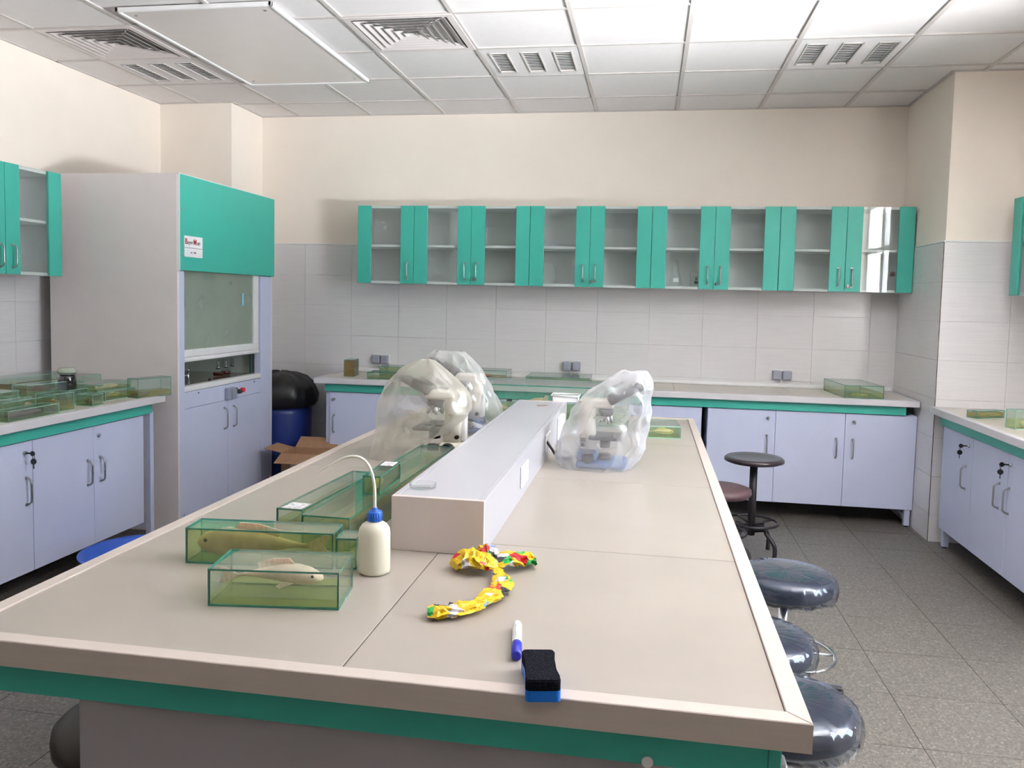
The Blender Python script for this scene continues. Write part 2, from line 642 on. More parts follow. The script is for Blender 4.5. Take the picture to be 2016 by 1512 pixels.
slotpanel(-1.035, 4.789, 'white ceiling panel with three slotted grilles, right of the square vent in the middle')
slotpanel(.765, 4.789, 'white ceiling panel with three slotted grilles nearest the right pillar')
slotpanel(-3.435, 4.789, 'white ceiling panel with three slotted grilles by the left wall')

t = thing('ceiling_access_panel', 'large glossy white screwed cover plate hanging from the left half of the ceiling', 'ceiling panel', (0, 0, HC))
b = B()
px0, px1, py0, py1 = -2.74, -1.885, 3.915, 5.385
for a in ((px0, px1, py0, py0 + .018), (px0, px1, py1 - .018, py1), (px0, px0 + .018, py0, py1), (px1 - .018, px1, py0, py1)):
    b.box(*a, -.022, 0, bev=.002)
b.obj('frame', WHITEP, t)
B().box(px0 + .02, px1 - .02, py0 + .02, py1 - .02, -.016, -.004, bev=.002).obj('cover', mat('glossy_white_enamel', (222, 216, 214), .12, var=.01), t)
for sx in (px0 + .07, px1 - .07):
    for sy in (py0 + .08, py1 - .1):
        B().sph((sx, sy, -.018), .009, 8, (1, 1, .5)).obj('screw', METAL, t)

# windows in the right-hand wall
for i, (y0, y1, z0, z1) in enumerate(WINDOWS):
    wn = bpy.data.objects.new('window_%d' % (i + 1), None)
    C.objects.link(wn)
    wn.location = (XR + .12, y0, z0)
    struct(wn)
    W_, H_ = y1 - y0, z1 - z0
    b = B()
    for a in ((0, .05, 0, H_), (W_ - .05, W_, 0, H_), (0, W_, 0, .05), (0, W_, H_ - .05, H_), (W_ * .55 - .03, W_ * .55 + .03, 0, H_), (0, W_, H_ * .68 - .03, H_ * .68 + .03)):
        b.box(-.03, .03, a[0], a[1], a[2], a[3], bev=.003)
    b.obj('window_frame', WHITEP, wn)
    B().box(-.003, .003, .04, W_ * .55, .04, H_ - .04).obj('window_pane', WING, wn)
    B().box(-.003, .003, W_ * .55, W_ - .04, .04, H_ - .04).obj('window_pane', WING, wn)
    B().box(-.13, .04, -.0, W_, -.02, 0).obj('window_sill', WHITEP, wn)


# ------------------------------------------------------------------ handles, locks
def bow_handle(parent, x, z, L=.13, y=0, m=METAL, r=.005):
    pts = []
    for k in range(13):
        a = k / 12
        if a < .2:
            p = (0, -.028 * math.sin(a / .2 * PI / 2), (1 - math.cos(a / .2 * PI / 2)) * .02)
        elif a > .8:
            q = (1 - a) / .2
            p = (0, -.028 * math.sin(q * PI / 2), L - (1 - math.cos(q * PI / 2)) * .02)
        else:
            p = (0, -.028, .02 + (a - .2) / .6 * (L - .04))
        pts.append((x + p[0], y + p[1], z - L / 2 + p[2]))
    b = B().tube(pts, r, 8)
    b.cyl((x, y, z - L / 2), (x, y - .004, z - L / 2), .008, seg=10).cyl((x, y, z + L / 2), (x, y - .004, z + L / 2), .008, seg=10)
    return b.obj('handle', m, parent)


def lock(parent, x, z, y=0, key=None):
    b = B().cyl((x, y, z), (x, y - .010, z), .011, seg=14).cyl((x, y - .010, z), (x, y - .013, z), .007, seg=10)
    b.obj('lock', CHROME, parent)
    if key:
        k = B()
        k.box(x - .0015, x + .0015, y - .035, y - .012, z - .003, z + .004)
        k.cyl((x - .002, y - .045, z), (x + .002, y - .045, z), .012, seg=12)
        if key == 'two':
            # spare key hanging from the ring
            k.tube([(x + .003 * 0 + .006 * math.cos(a_ * PI / 6), y - .050, z - .016 + .010 * math.sin(a_ * PI / 6)) for a_ in range(12)], .0012, 5, closed=True)
            k.cyl((x - .003, y - .050, z - .038), (x + .003, y - .050, z - .038), .014, seg=12)
            k.box(x - .0025, x + .0025, y - .052, y - .049, z - .072, z - .048)
        k.obj('key', BLACKP if key == 'two' else METAL, parent)


# ------------------------------------------------------------------ bench runs along the walls
HB = .86


def worktop(name, label, loc, rotz, L, depth, seams, left_end=True, right_end=True, upst=True, legs=()):
    t = thing(name, label, 'worktop', loc, rotz)
    b = B().box(0, L, 0, .038, HB - .04, HB + .003, bev=.004, seg=2)
    if left_end:
        b.box(0, .03, .038, depth, HB - .04, HB + .003, bev=.003)
    if right_end:
        b.box(L - .03, L, .038, depth, HB - .04, HB + .003, bev=.003)
    b.obj('edge_strip', RIMW, t)
    sx = [.03 if left_end else 0] + list(seams) + [L - .03 if right_end else L]
    for a, c in zip(sx, sx[1:]):
        B().box(a + .001, c - .001, .039, depth, HB - .02, HB, bev=.001).obj('worktop_tile', TOPW, t)
    B().box(.03, L - .01, .05, depth, HB - .036, HB - .021).obj('subtop', CARC, t)
    B().box(.07, L - (.07 if right_end else 0.02), .045, .063, HB - .10, HB - .04).obj('apron', TEAL, t)
    if upst:
        B().box(0.01, L - .01, depth - .018, depth, HB, HB + .03, bev=.005, seg=2).obj('upstand', WHITEP, t)
    for x in legs:
        B().box(x, x + .035, .075, .110, 0.008, HB - .10, bev=.002).box(x + .004, x + .031, .11, depth - .08, .06, .085).box(x, x + .035, depth - .1, depth - .065, .008, HB - .10).obj('leg', LAM, t)
        B().cyl((x + .017, .092, 0), (x + .017, .092, .008), .014, seg=10).obj('foot', BLACKP, t)
    return t


def base_cabinet(label, loc, rotz, W_, doors, group, z0=.12, z1=.755, depth=.52, handle=METAL):
    """local x along the front, y backwards. doors: (x0,x1,handle_x or None,lock_x or None,key)"""
    t = thing('base_cabinet', label, 'cabinet', loc, rotz, group)
    B().box(0, .018, .019, depth, z0, z1).box(W_ - .018, W_, .019, depth, z0, z1).box(.018, W_ - .018, .019, depth, z0, z0 + .018).box(.018, W_ - .018, depth - .01, depth, z0, z1).box(.018, W_ - .018, .019, .05, z1 - .03, z1).obj('carcass', LAM, t)
    for d in doors:
        o = B().box(d[0] + .0012, d[1] - .0012, 0, .018, z0, z1 - .002, bev=.0012).obj('door', LAM, t)
        if d[2] is not None:
            bow_handle(o, d[2], .515, m=handle)
        if d[3] is not None:
            lock(o, d[3], .70, key=d[4])
    return t


# back wall run: world x from -2.44 to 1.79
worktop('worktop', 'long cream worktop with teal apron along the back wall', (-2.44, 5.78, 0), 0, 4.224, YB - .009 - 5.78,
        (.25 + .8 - .0, 1.85, 2.64, 3.44), legs=(.07, 4.185))
bx = -2.44
base_cabinet('low pale cabinet on the back wall nearest the fume hood', (-2.335, 5.84, 0), 0, 1.345,
             [(0, .448, .035, .035, 'one'), (.448, .896, .86, None, None), (.896, 1.345, .935, .935, 'one')], 'cabinets under the back worktop')
base_cabinet('low pale cabinet on the back wall hidden mostly by the glass tank and island', (-.95, 5.84, 0), 0, 1.34,
             [(0, .445, .41, .41, 'one'), (.445, .892, .857, None, None), (.892, 1.34, .93, None, None)], 'cabinets under the back worktop')
base_cabinet('low pale three-door cabinet on the back wall behind the brown stool', (.43, 5.84, 0), 0, 1.36,
             [(0, .454, .40, .403, 'one'), (.454, .907, .853, None, None), (.907, 1.36, .96, .961, 'one')], 'cabinets under the back worktop')

# left wall run: front edge at x=-2.82, world y 1.3 .. 4.47
LX = -2.82
L0 = 1.3
worktop('worktop', 'cream worktop with teal apron along the left wall, crowded with glass tanks', (LX, L0, 0), PI / 2, 4.475 - L0, LX - XL - .009,
        (.6, 1.4, 2.2), left_end=False, legs=(2.95 + .18,))
base_cabinet('low pale cabinet on the left wall beside the fume hood', (-2.88, 3.462, 0), PI / 2, .88,
             [(0, .44, .39, None, None), (.44, .88, .492, .476, None)], 'cabinets under the left worktop')
base_cabinet('low pale cabinet on the left wall, cut off by the photo edge', (-2.88, 2.575, 0), PI / 2, .885,
             [(0, .44, .39, None, None), (.44, .885, .842, .832, 'two')], 'cabinets under the left worktop')

# right wall run: front edge at x=1.76, from pillar (y=5.52) towards the camera
worktop('worktop', 'cream worktop with teal apron along the right wall', (1.76, YP - .012, 0), -PI / 2, 2.2, XR - .009 - 1.76,
        (.7, 1.5), left_end=False, right_end=False, legs=(.1,))
base_cabinet('low pale single-door cabinet against the right pillar', (1.82, 5.43, 0), -PI / 2, .47,
             [(0, .47, .39, .42, 'two')], 'cabinets under the right worktop', handle=METAL)
base_cabinet('low pale double-door cabinet at the right photo edge', (1.82, 4.955, 0), -PI / 2, .92,
             [(0, .46, .37, .50 - .005, 'two'), (.462, .92, .49, None, None)], 'cabinets under the right worktop')


# ------------------------------------------------------------------ wall cabinets
def wall_cabinet(label, loc, rotz, doors, group, z0=1.578, z1=2.168, depth=.30):
    """doors: (x0, x1, handle side 'L'/'R', key)"""
    Wd = doors[-1][1]
    t = thing('wall_cabinet', label, 'cabinet', loc, rotz, group)
    b = B()
    b.box(0, .016, .019, depth, z0, z1).box(Wd - .016, Wd, .019, depth, z0, z1)
    b.box(.016, Wd - .016, .019, depth, z0, z0 + .018).box(.016, Wd - .016, .019, depth, z1 - .018, z1)
    b.box(.016, Wd - .016, depth - .008, depth, z0, z1)
    b.obj('carcass', CARC, t)
    zs = 1.865
    B().box(.017, Wd - .017, .03, depth - .01, zs - .009, zs + .009, bev=.002).obj('shelf', WHITEP, t)
    for x0, x1, hs, key in doors:
        b = B()
        b.box(x0 + .001, x0 + .105, 0, .018, z0, z1, bev=.002).box(x1 - .105, x1 - .001, 0, .018, z0, z1, bev=.002)
        d = b.obj('door', TEAL, t)
        B().box(x0 + .104, x1 - .104, .007, .011, z0 + .002, z1 - .002, thin='y').obj('glass_pane', [CABG, GEL], d)
        hx = x0 + .045 if hs == 'L' else x1 - .045
        bow_handle(d, hx, z0 + .10, .125)
        if key:
            lock(d, x0 + .02, z0 + .038, key=key)
    return t


X0 = -2.222
dw = 4.012 / 9
grp = 'glass-door cabinets on the back wall'
labs = ['narrow single-door teal and glass wall cabinet at the left end of the back row',
        'teal double-door wall cabinet with glass, second unit from the left of the back row',
        'teal double-door wall cabinet with glass in the middle of the back row',
        'teal double-door wall cabinet holding a conical flask, back row',
        'teal double-door wall cabinet reflecting the window, right end of the back row']
wall_cabinet(labs[0], (X0, 6.1, 0), 0, [(0, dw - .001, 'R', None)], grp, depth=YB - .009 - 6.1)
for k in range(4):
    wall_cabinet(labs[k + 1], (X0 + dw + k * 2 * dw, 6.1, 0), 0, [(0, dw, 'R', None), (dw, 2 * dw - .001, 'L', 'one')], grp, depth=YB - .009 - 6.1)
wall_cabinet('teal and glass wall cabinet on the left wall beside the fume hood', (-3.47, 3.565, 0), PI / 2, [(0, .435, 'R', None), (.437, .875, 'L', None)], None, z0=1.553, z1=2.160, depth=.29)
wall_cabinet('teal and glass wall cabinet on the right wall at the photo edge', (2.12, 5.385, 0), -PI / 2, [(0, .445, 'R', None), (.447, .89, 'L', None)], None, z0=1.562, z1=2.135, depth=.32)

# ------------------------------------------------------------------ fume hood (local x -> +Y, local y -> -X)
H = thing('fume_hood', 'tall grey fume hood with teal header, glass sash and white base cabinet', 'fume hood', (-2.80, 4.57, 0), PI / 2)
HW, HD, HT = 1.272, .86, 2.185
B().box(0, .018, 0, HD, 0.0, HT, bev=.001).obj('side_panel', LAMG, H)
B().box(HW - .018, HW, 0, HD, 0.0, HT, bev=.001).obj('side_panel', LAMG, H)
B().box(.018, HW - .018, .02, HD, HT - .018, HT).box(.018, HW - .018, HD - .012, HD, .1, HT).obj('back_panel', LAMG, H)
hd = B().box(.002, HW - .002, -.018, -.001, 1.607, HT - .004, bev=.001).obj('header_panel', TEAL, H)
B().box(-.001, HW + .001, -.016, -.001, HT - .004, HT).box(-.001, .002, -.018, .004, 1.6, HT).obj('edge_band', WHITEP, hd)
for sx, sz in ((.027, 1.975), (.03, 1.70), (HW - .03, 1.99), (HW - .03, 1.72)):
    B().cyl((sx, -.018, sz), (sx, -.021, sz), .006, seg=10).obj('screw', METAL, hd)
sg = B().box(.045, .248, -.0215, -.0185, 1.690, 1.818, bev=.004).obj('sign', WPAPER, H)
B().box(.047, .246, -.0222, -.0215, 1.744, 1.747).obj('divider_line', mat('grey_ink', (120, 120, 124), .6), sg)
RED = mat('red_ink', (200, 40, 45), .6)
INK = mat('dark_ink', (70, 72, 78), .6)
Mx = Matrix.Rotation(PI / 2, 4, 'X')


def hood_text(s_, x, z, size, m, bold=0):
    text(s_, size, m, sg, Matrix.Translation((x, -.0224, z)) @ Mx, bold=bold)


hood_text('B', .063, 1.782, .048, RED, .001)
hood_text('ayer', .1065, 1.779, .036, INK)
hood_text('M', .161, 1.782, .048, RED, .001)
hood_text('an', .203, 1.779, .038, INK)
hood_text('no : 1366', .143, 1.718, .016, INK)
# posts and sash
B().box(.0185, .075, -.001, .05, .10, 1.603, bev=.002).box(1.085, HW - .0185, -.001, .05, .10, 1.603, bev=.002).box(.0185, HW - .0185, .012, .05, 0.0, .10).obj('post', LAM, H)
sa = B().box(.075, .082, .012, .032, 1.04, 1.607).box(1.0, 1.068, .008, .034, 1.04, 1.607, bev=.002).box(.075, 1.068, .006, .034, 1.072, 1.117, bev=.003).box(.075, 1.068, 0, .034, 1.042, 1.070, bev=.008, seg=2).obj('sash_frame', WHITEP, H)
B().box(.08, 1.002, .018, .023, 1.115, 1.607, thin='y').obj('sash_glass', [HOODG, GEL], H)
B().box(.835, .862, .0165, .0175, 1.385, 1.478, bev=.0003).obj('blue_sticker', mat('pale_blue_sticker', (140, 200, 222), .5, var=.2, scale=60), H)
B().box(.012, .015, .0, .0, 0, 0) if False else None
LIN = mat('hood_liner', (206, 212, 204), .5, var=.01)
B().box(.075, .08, .05, HD - .02, .88, 2.1).box(HW - .10, HW - .095, .05, HD - .02, .88, 2.1).box(.075, HW - .1, HD - .03, HD - .02, .88, 2.1).box(.075, HW - .1, .05, HD - .03, 2.05, 2.07).obj('liner', LIN, H)
B().box(.075, HW - .095, .02, HD - .03, .868, .880).obj('hood_worktop', mat('brown_stone', (150, 136, 122), .15, var=.08, scale=14), H)
B().box(.07, 1.09, 0, .05, .858, .893, bev=.004, seg=2).obj('sill_rail', WHITEP, H)
cp = B().box(.074, 1.143, .001, .02, .752, .856, bev=.002).obj('control_panel', LAM, H)
B().box(.56, .665, -.032, .001, .752, .835, bev=.008, seg=2).box(.60, .662, -.040, -.032, .757, .82, bev=.006, seg=2).obj('socket_cover', mat('grey_plastic', (150, 155, 172), .4), cp)
B().box(.675, .733, -.006, .001, .775, .822, bev=.002).obj('switch_plate', BLACKP, cp)
B().cyl((.704, -.006, .80), (.704, -.028, .80), .016, .013, seg=16).box(.700, .742, -.034, -.026, .782, .80, bev=.003).obj('rotary_knob', BLACKP, cp)
B().cyl((.760, .001, .797), (.760, -.014, .797), .012, seg=16).obj('green_button', mat('green_button_plastic', (30, 90, 60), .3), cp)
B().cyl((.795, .001, .800), (.795, -.022, .800), .017, .016, seg=18).obj('red_button', mat('red_button_plastic', (232, 40, 66), .3), cp)
for sx in (.235, .985):
    B().cyl((sx, .001, .838), (sx, -.002, .838), .005, seg=8).obj('screw', BLACKP, cp)
for x0, x1, hx in ((.074, .608, .555), (.608, 1.143, .68)):
    o = B().box(x0 + .001, x1 - .001, .001, .019, .075, .750, bev=.0015).obj('door', LAM, H)
    bow_handle(o, hx, .63, .14)
H2 = mat('cork_brown', (150, 92, 62), .6)
# little spirit lamps inside
AMB = glass('amber_liquid', (190, 90, 60), haze=.3, hazec=(150, 60, 40))
CLG = glass('clear_lab_glass', (252, 253, 253), haze=.012)


def spirit_lamp(loc, label, fill):
    t = thing('spirit_lamp', label, 'lamp', loc, 0, 'spirit lamps in the fume hood')
    B().lathe([(.02, 0), (.033, .004), (.036, .02), (.030, .038), (.014, .052), (.013, .06)], seg=20).obj('bowl', CLG, t)
    if fill:
        B().lathe([(.019, .003), (.033, .005), (.034, .02), (.031, .028)], seg=20).obj('spirit', fill, t)
    B().lathe([(.016, .052), (.017, .066), (.012, .07), (.013, .1), (.008, .112)], seg=16).obj('cap', CHROME, t)
    return t


spirit_lamp((-3.02, 5.44, .881), 'spirit lamp with brown spirit and metal cap, leftmost of three in the hood', AMB)
spirit_lamp((-3.02, 5.55, .881), 'spirit lamp with reddish spirit, middle of three in the hood', AMB)
spirit_lamp((-3.04, 5.61 + .07, .881), 'nearly empty spirit lamp, rightmost of three in the hood', None)
t = thing('gas_tap', 'small clear and metal tap on the hood worktop near its left post', 'tap', (-3.0, 5.02, .881))
B().lathe([(.014, 0), (.014, .006), (.006, .01), (.006, .07), (.009, .075), (.004, .09)], seg=12).obj('stem', CHROME, t)
B().tube([(0, 0, .045), (-.01, -.05, .042), (-.01, -.12, .05), (0, -.18, .055)], .004, 6).obj('hose', METAL, t)
tag(B().cyl((-2.93, 5.17, .8805), (-2.93, 5.17, .892), .012, .010, seg=12).obj('rubber_stopper', BLACKP), 'black rubber stopper lying on the hood worktop', 'stopper')
tag(B().box(-2.862, -2.846, 5.600, 5.612, .881, 1.03, bev=.003).obj('glass_strip', mat('dark_green_glass', (50, 84, 76), .15)), 'dark green glass strip standing by the right hood post', 'glass strip')

# ------------------------------------------------------------------ island bench
HI = .85
IX0, IX1, IY0, IY1 = -1.248, .262, 1.245, 4.53
I = thing('island_bench', 'long island bench with cream tiled top, raised rim and dark teal apron', 'bench')
rim = []
# mitred rim pieces
rw = .034


def rimpiece(pts):
    b = B()
    b.prism(pts, HI - .043, HI + .003)
    bmesh.ops.bevel(b.bm, geom=[e for e in b.bm.edges if all(v.co.z > HI for v in e.verts)], offset=.0015, segments=1, affect='EDGES')
    b.obj('edge_strip', RIM, I)


g_ = .0004
rimpiece([(IX0 + g_, IY0), (IX1 - g_, IY0), (IX1 - rw - g_, IY0 + rw), (IX0 + rw + g_, IY0 + rw)])
rimpiece([(IX0 + g_, IY1), (IX0 + rw + g_, IY1 - rw), (IX1 - rw - g_, IY1 - rw), (IX1 - g_, IY1)])
rimpiece([(IX1, IY0 + g_), (IX1, IY1 - g_), (IX1 - rw, IY1 - rw - g_), (IX1 - rw, IY0 + rw + g_)])
rimpiece([(IX0, IY0 + g_), (IX0 + rw, IY0 + rw + g_), (IX0 + rw, IY1 - rw - g_), (IX0, IY1 - g_)])
sx = [IX0 + rw, -.488, IX1 - rw]
sy = [IY0 + rw, 2.03, 2.835, 3.66, IY1 - rw]
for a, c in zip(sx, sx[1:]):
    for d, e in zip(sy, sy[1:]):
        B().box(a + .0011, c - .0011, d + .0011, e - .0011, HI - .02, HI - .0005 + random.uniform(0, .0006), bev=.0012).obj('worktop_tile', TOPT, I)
B().box(IX0 + .03, IX1 - .03, IY0 + .03, IY1 - .03, HI - .040, HI - .021).obj('subtop', mat('joint_brown', (120, 98, 80), .8), I)
TEALD = TEAL
B().box(IX0 + .037, IX1 - .037 - .02, IY0 + .035, IY0 + .053, HI - .108, HI - .043, bev=.001).obj('apron', TEALD, I)
B().box(IX1 - .056, IX1 - .037, IY0 + .035, IY1 - .037, HI - .108, HI - .043, bev=.001).box(IX0 + .037, IX0 + .056, IY0 + .054, IY1 - .037, HI - .108, HI - .043, bev=.001).box(IX0 + .056, IX1 - .056, IY1 - .055, IY1 - .037, HI - .108, HI - .043).obj('side_apron', TEALD, I)
B().box(-.995, .046, IY0 + .054, IY0 + .072, .08, HI - .06, bev=.001).obj('end_panel', mat('grey_end_panel', (168, 162, 168), .5, var=.012), I)
B().cyl((.022, IY0 + .036, .748), (.022, IY0 + .031, .748), .009, seg=16).obj('bolt_cap', WHITEP, I)
for y in (IY0 + .09, IY1 - .14):
    for x in (.207, -.99):
        B().box(x, x + .038, y, y + .038, 0, HI - .115, bev=.003).obj('leg', METAL if x > 0 else LAM, I)
base_front = thing('base_cabinet', 'pale cabinet block standing under the island bench top', 'cabinet')
B().box(-.80, .044, IY0 + .074, IY1 - .3, .08, .80).box(-.76, .0, IY0 + .12, IY1 - .34, 0, .08).obj('carcass', LAMG, base_front)

# service box on the island
bx0, bx1, by0, by1, bz = -.608, -.375, 1.925, 3.965, .985
V = thing('service_trunking', 'long white boxed trunking running down the middle of the island bench', 'cable trunking', (0, 0, 0))
WB = mat('white_trunking_lightened', (216, 203, 199), .35, var=.01)  # end boards coloured lighter to make up for weak front light
WBT = mat('white_trunking_darkened', (180, 178, 184), .3, var=.008)  # same white board, darkened on top and sides against strong window light
B().box(bx0, bx1, by0, by0 + .016, HI, bz, bev=.001).obj('end_board', WB, V)
B().box(bx0, bx1, by1 - .016, by1, HI, bz, bev=.001).obj('end_board', WB, V)
B().box(bx0, bx0 + .016, by0 + .017, by1 - .017, HI, bz, bev=.001).obj('side_board', WBT, V)
so = B().box(bx1 - .016, bx1, by0 + .017, by1 - .017, HI, bz, bev=.001).obj('side_board', WBT, V)
B().box(bx0 + .017, bx1 - .017, by0 + .017, by1 - .017, bz - .018, bz - .001, bev=.0015).obj('top_board', WBT, V)
for yy in (2.50, 3.12):
    B().box(bx1, bx1 + .006, yy, yy + .14, HI + .035, HI + .105, bev=.003).obj('socket_plate', WHITEP, V)
B().box(bx1 - .001, bx1 + .02, 3.55, 3.70, HI + .01, bz - .02, bev=.004).obj('junction_box', WHITEP, V)
B().cyl((-.468, 3.775, bz - .004), (-.468, 3.775, bz + .0015), .028, seg=24).obj('grommet', mat('grommet_brown', (150, 138, 128), .5), V)
tag(B().tube([(bx1 + .005, 3.13, .93), (bx1 + .03, 3.12, .90), (bx1 + .045, 3.13, .87), (bx1 + .07, 3.17, .857), (-.28, 3.2, .856)], .005, 8).obj('power_cable', BLACKP), 'black power cable from the trunking into the right covered microscope', 'cable')

# ------------------------------------------------------------------ glass specimen tanks
def liquid(name, rgb, haze=.25):
    return glass(name, rgb, refl=.6, haze=haze, hazec=tuple(int(v * .86) for v in rgb), ior=1.33)


LQ_GREEN = liquid('green_formalin', (242, 244, 206), .12)
LQ_PALE = liquid('pale_green_formalin', (240, 243, 212), .12)
LQ_YEL = liquid('yellow_formalin', (226, 212, 130), .3)
LQ_ORG = liquid('orange_formalin', (226, 170, 70), .45)


def tank(label, loc, rot, L, W_, Hh, liq=None, fill=.3, lidover=.0, edge=GE, lab=None, group='glass specimen tanks', t_=.004, z=None, cat='glass tank'):
    """loc = front-left bottom corner; x along front, y backwards"""
    t = thing('specimen_tank', label, cat, loc, rot, group)
    m = [GF, edge]
    B().box(0, L, 0, W_, 0, t_, thin='z').obj('base', m, t)
    B().box(0, L, 0, t_, t_, Hh - t_, thin='y').obj('front_pane', m, t)
    B().box(0, L, W_ - t_, W_, t_, Hh - t_, thin='y').obj('back_pane', m, t)
    B().box(0, t_, t_, W_ - t_, t_, Hh - t_, thin='x').obj('side_pane', m, t)
    B().box(L - t_, L, t_, W_ - t_, t_, Hh - t_, thin='x').obj('side_pane', m, t)
    B().box(-lidover, L + lidover, -lidover, W_ + lidover, Hh - t_, Hh, thin='z').obj('lid', m, t)
    if liq:
        B().box(t_ + .0004, L - t_ - .0004, t_ + .0004, W_ - t_ - .0004, t_ + .0004, t_ + (Hh - 2 * t_) * fill).obj('preserving_liquid', liq, t)
    if lab:
        B().box(*lab, Hh + .0002, Hh + .0008).obj('paper_label', PAPER, t)
    return t


def fish(label, loc, rotz, L, Hh, W_, rgb, curve=.0, tilt=0, eye=True, slim=1.0, flat=0, cat='fish specimen'):
    """head at +x end, lying along x, z up"""
    m = mat('fish_skin_%d_%d_%d' % rgb, rgb, .35, var=.12, scale=30, bump=.1)
    prof = [(-.5, .10, .05), (-.42, .14, .12), (-.30, .30, .30), (-.12, .62, .65), (.08, .92, .92), (.22, 1.0, 1.0), (.34, .88, .95), (.43, .60, .75), (.485, .28, .42), (.5, .06, .1)]
    n = 14
    rs = []
    cz = lambda x: curve * Hh * (1 - (2 * x) ** 2)
    for x, h, w_ in prof:
        rs.append([Vector((x * L, W_ / 2 * w_ * math.cos(2 * PI * k / n), Hh / 2 + cz(x) + Hh / 2 * h * slim * math.sin(2 * PI * k / n))) for k in range(n)])
    o = B().rings(rs).obj('fish_specimen', m, None, loc, rotz)
    o.rotation_euler = (tilt, 0, rotz)
    tag(o, label, cat)
    fm = mat('fish_fin_%d_%d_%d' % rgb, tuple(min(255, int(v * 1.03)) for v in rgb), .5, var=.15, scale=60, stretch=(3, 1, 1))

    def fin(name, pts):
        b = B()
        b.prism([(p[0] * L, Hh / 2 + p[1] * Hh) for p in pts], -.0012, .0012, M=Matrix.Rotation(PI / 2, 4, 'X'))
        b.obj(name, fm, o)
    zc = cz(-.5) / Hh
    fin('tail_fin', [(-.45, .05 + zc), (-.60, .38 + zc), (-.68, .42 + zc), (-.62, 0 + zc), (-.68, -.36 + zc), (-.60, -.32 + zc), (-.45, -.05 + zc)])
    fin('dorsal_fin', [(-.22, .22 + cz(-.22) / Hh), (-.24, .46 + cz(-.2) / Hh), (-.05, .66 + cz(0) / Hh), (.12, .70 + cz(.1) / Hh), (.18, .46 + cz(.18) / Hh)])
    b = B()
    b.prism([(.20 * L, Hh * .38), (.04 * L, Hh * .12), (.0 * L, Hh * .24), (.1 * L, Hh * .45)], -.001, .001, M=Matrix.Translation((0, -W_ * .5, 0)) @ Matrix.Rotation(PI / 2, 4, 'X'))
    b.obj('pectoral_fin', fm, o)
    if eye:
        B().sph((L * .40, -W_ * .40, Hh * .62 + cz(.4)), Hh * .07, 10, (1, .5, 1)).sph((L * .40, W_ * .40, Hh * .62 + cz(.4)), Hh * .07, 10, (1, .5, 1)).obj('eye', mat('fish_eye', (52, 56, 56), .1), o)
    return o


def blob(label, loc, rotz, L, Hh, W_, rgb, seed=1, name='specimen'):
    """irregular preserved specimen"""
    m = mat('specimen_%d_%d_%d' % rgb, rgb, .45, var=.25, scale=40, bump=.2)
    n, k = 14, 12
    rs = []
    for i in range(k):
        u = -1 + 2 * (i + .5) / k
        rr = math.sqrt(max(.02, 1 - u * u))
        ring = []
        for j in range(n):
            a = 2 * PI * j / n
            f = 1 + .35 * noise.noise(Vector((u * 2 + seed, math.cos(a), math.sin(a))))
            ring.append(Vector((u * L / 2, W_ / 2 * rr * f * math.cos(a), Hh / 2 + Hh / 2 * rr * f * math.sin(a) * .95)))
        rs.append(ring)
    o = B().rings(rs).obj(name, m, None, loc, rotz)
    return tag(o, label, 'specimen')


def at(loc, rot, x, y, z):
    c, s = math.cos(rot), math.sin(rot)
    return (loc[0] + c * x - s * y, loc[1] + s * x + c * y, loc[2] + z)


R8 = math.radians(8)
# A: front tank on the island
LA = (-.846, 1.482, HI)
tank('clear glass tank with a pale pink fish, front left of the island', LA, R8, .263, .13, .076, LQ_GREEN, .22)
B().box(0, 0, 0, 0, 0, 0) if False else None
fish('pale pinkish fish lying over green liquid in the front island tank', at(LA, R8, .124, .062, .020), R8, .185, .044, .044, (238, 206, 184), curve=.22, slim=.95)
# B: eel-like fish tank with a chamber on its right
LB = (-1.032, 1.712, HI)
RB = math.radians(6)
tank('long green glass tank with a large brownish fish, behind the front island tank', LB, RB, .345, .085, .083, LQ_GREEN, .97)
o = fish('large brownish fish filling the long green tank, head to the left', at(LB, RB, .150, .030, .010), RB + PI, .27, .066, .046, (218, 186, 154), slim=1.05, curve=.05)
tank('narrow green glass tank touching the right end of the large brown fish tank', (-.684, 1.752, HI), math.radians(8), .048, .07, .072, LQ_GREEN, .9)
# C: left long closed tank with label
LC = (-.955, 2.02, HI)
tank('long narrow glass tank with a paper label, left beside the longest tank', LC, math.radians(-3), .075, .50, .058, LQ_PALE, .5, lab=(.012, .07, .005, .065))
blob('dim greyish specimen inside the long narrow labelled tank', at(LC, math.radians(-3), .037, .25, .008), math.radians(87), .36, .026, .035, (150, 140, 112), 3)
# D: longest tank
LD = (-.825, 1.885, HI)
tank('longest glass tank lying beside the white trunking', LD, math.radians(-1), .125, 1.02, .083, LQ_GREEN, .7)
blob('long brown eel-like specimen inside the longest tank', at(LD, math.radians(-1), .06, .5, .010), math.radians(89), .86, .045, .06, (158, 128, 62), 7)
# G: small box standing on D
LG = (-.752, 2.12, HI + .0835)
tank('small glass box with a paper label standing on the longest tank', LG, math.radians(2), .05, .21, .052, LQ_PALE, .9, lab=(.005, .045, .14, .2))
blob('small yellowish specimen inside the labelled glass box', at(LG, math.radians(2), .025, .06, .006), math.radians(90), .09, .03, .016, (172, 158, 96), 9)
# E: right back of the island
LE = (.016, 3.826, HI)
tank('glass tank with a yellowish specimen at the right far corner of the island', LE, math.radians(4), .150, .23, .057, LQ_GREEN, .35, edge=GEL)
fish('yellowish dried fish in the tank at the right far corner of the island', at(LE, math.radians(4), .07, .08, .006), math.radians(6), .11, .026, .03, (204, 182, 128), curve=.1)
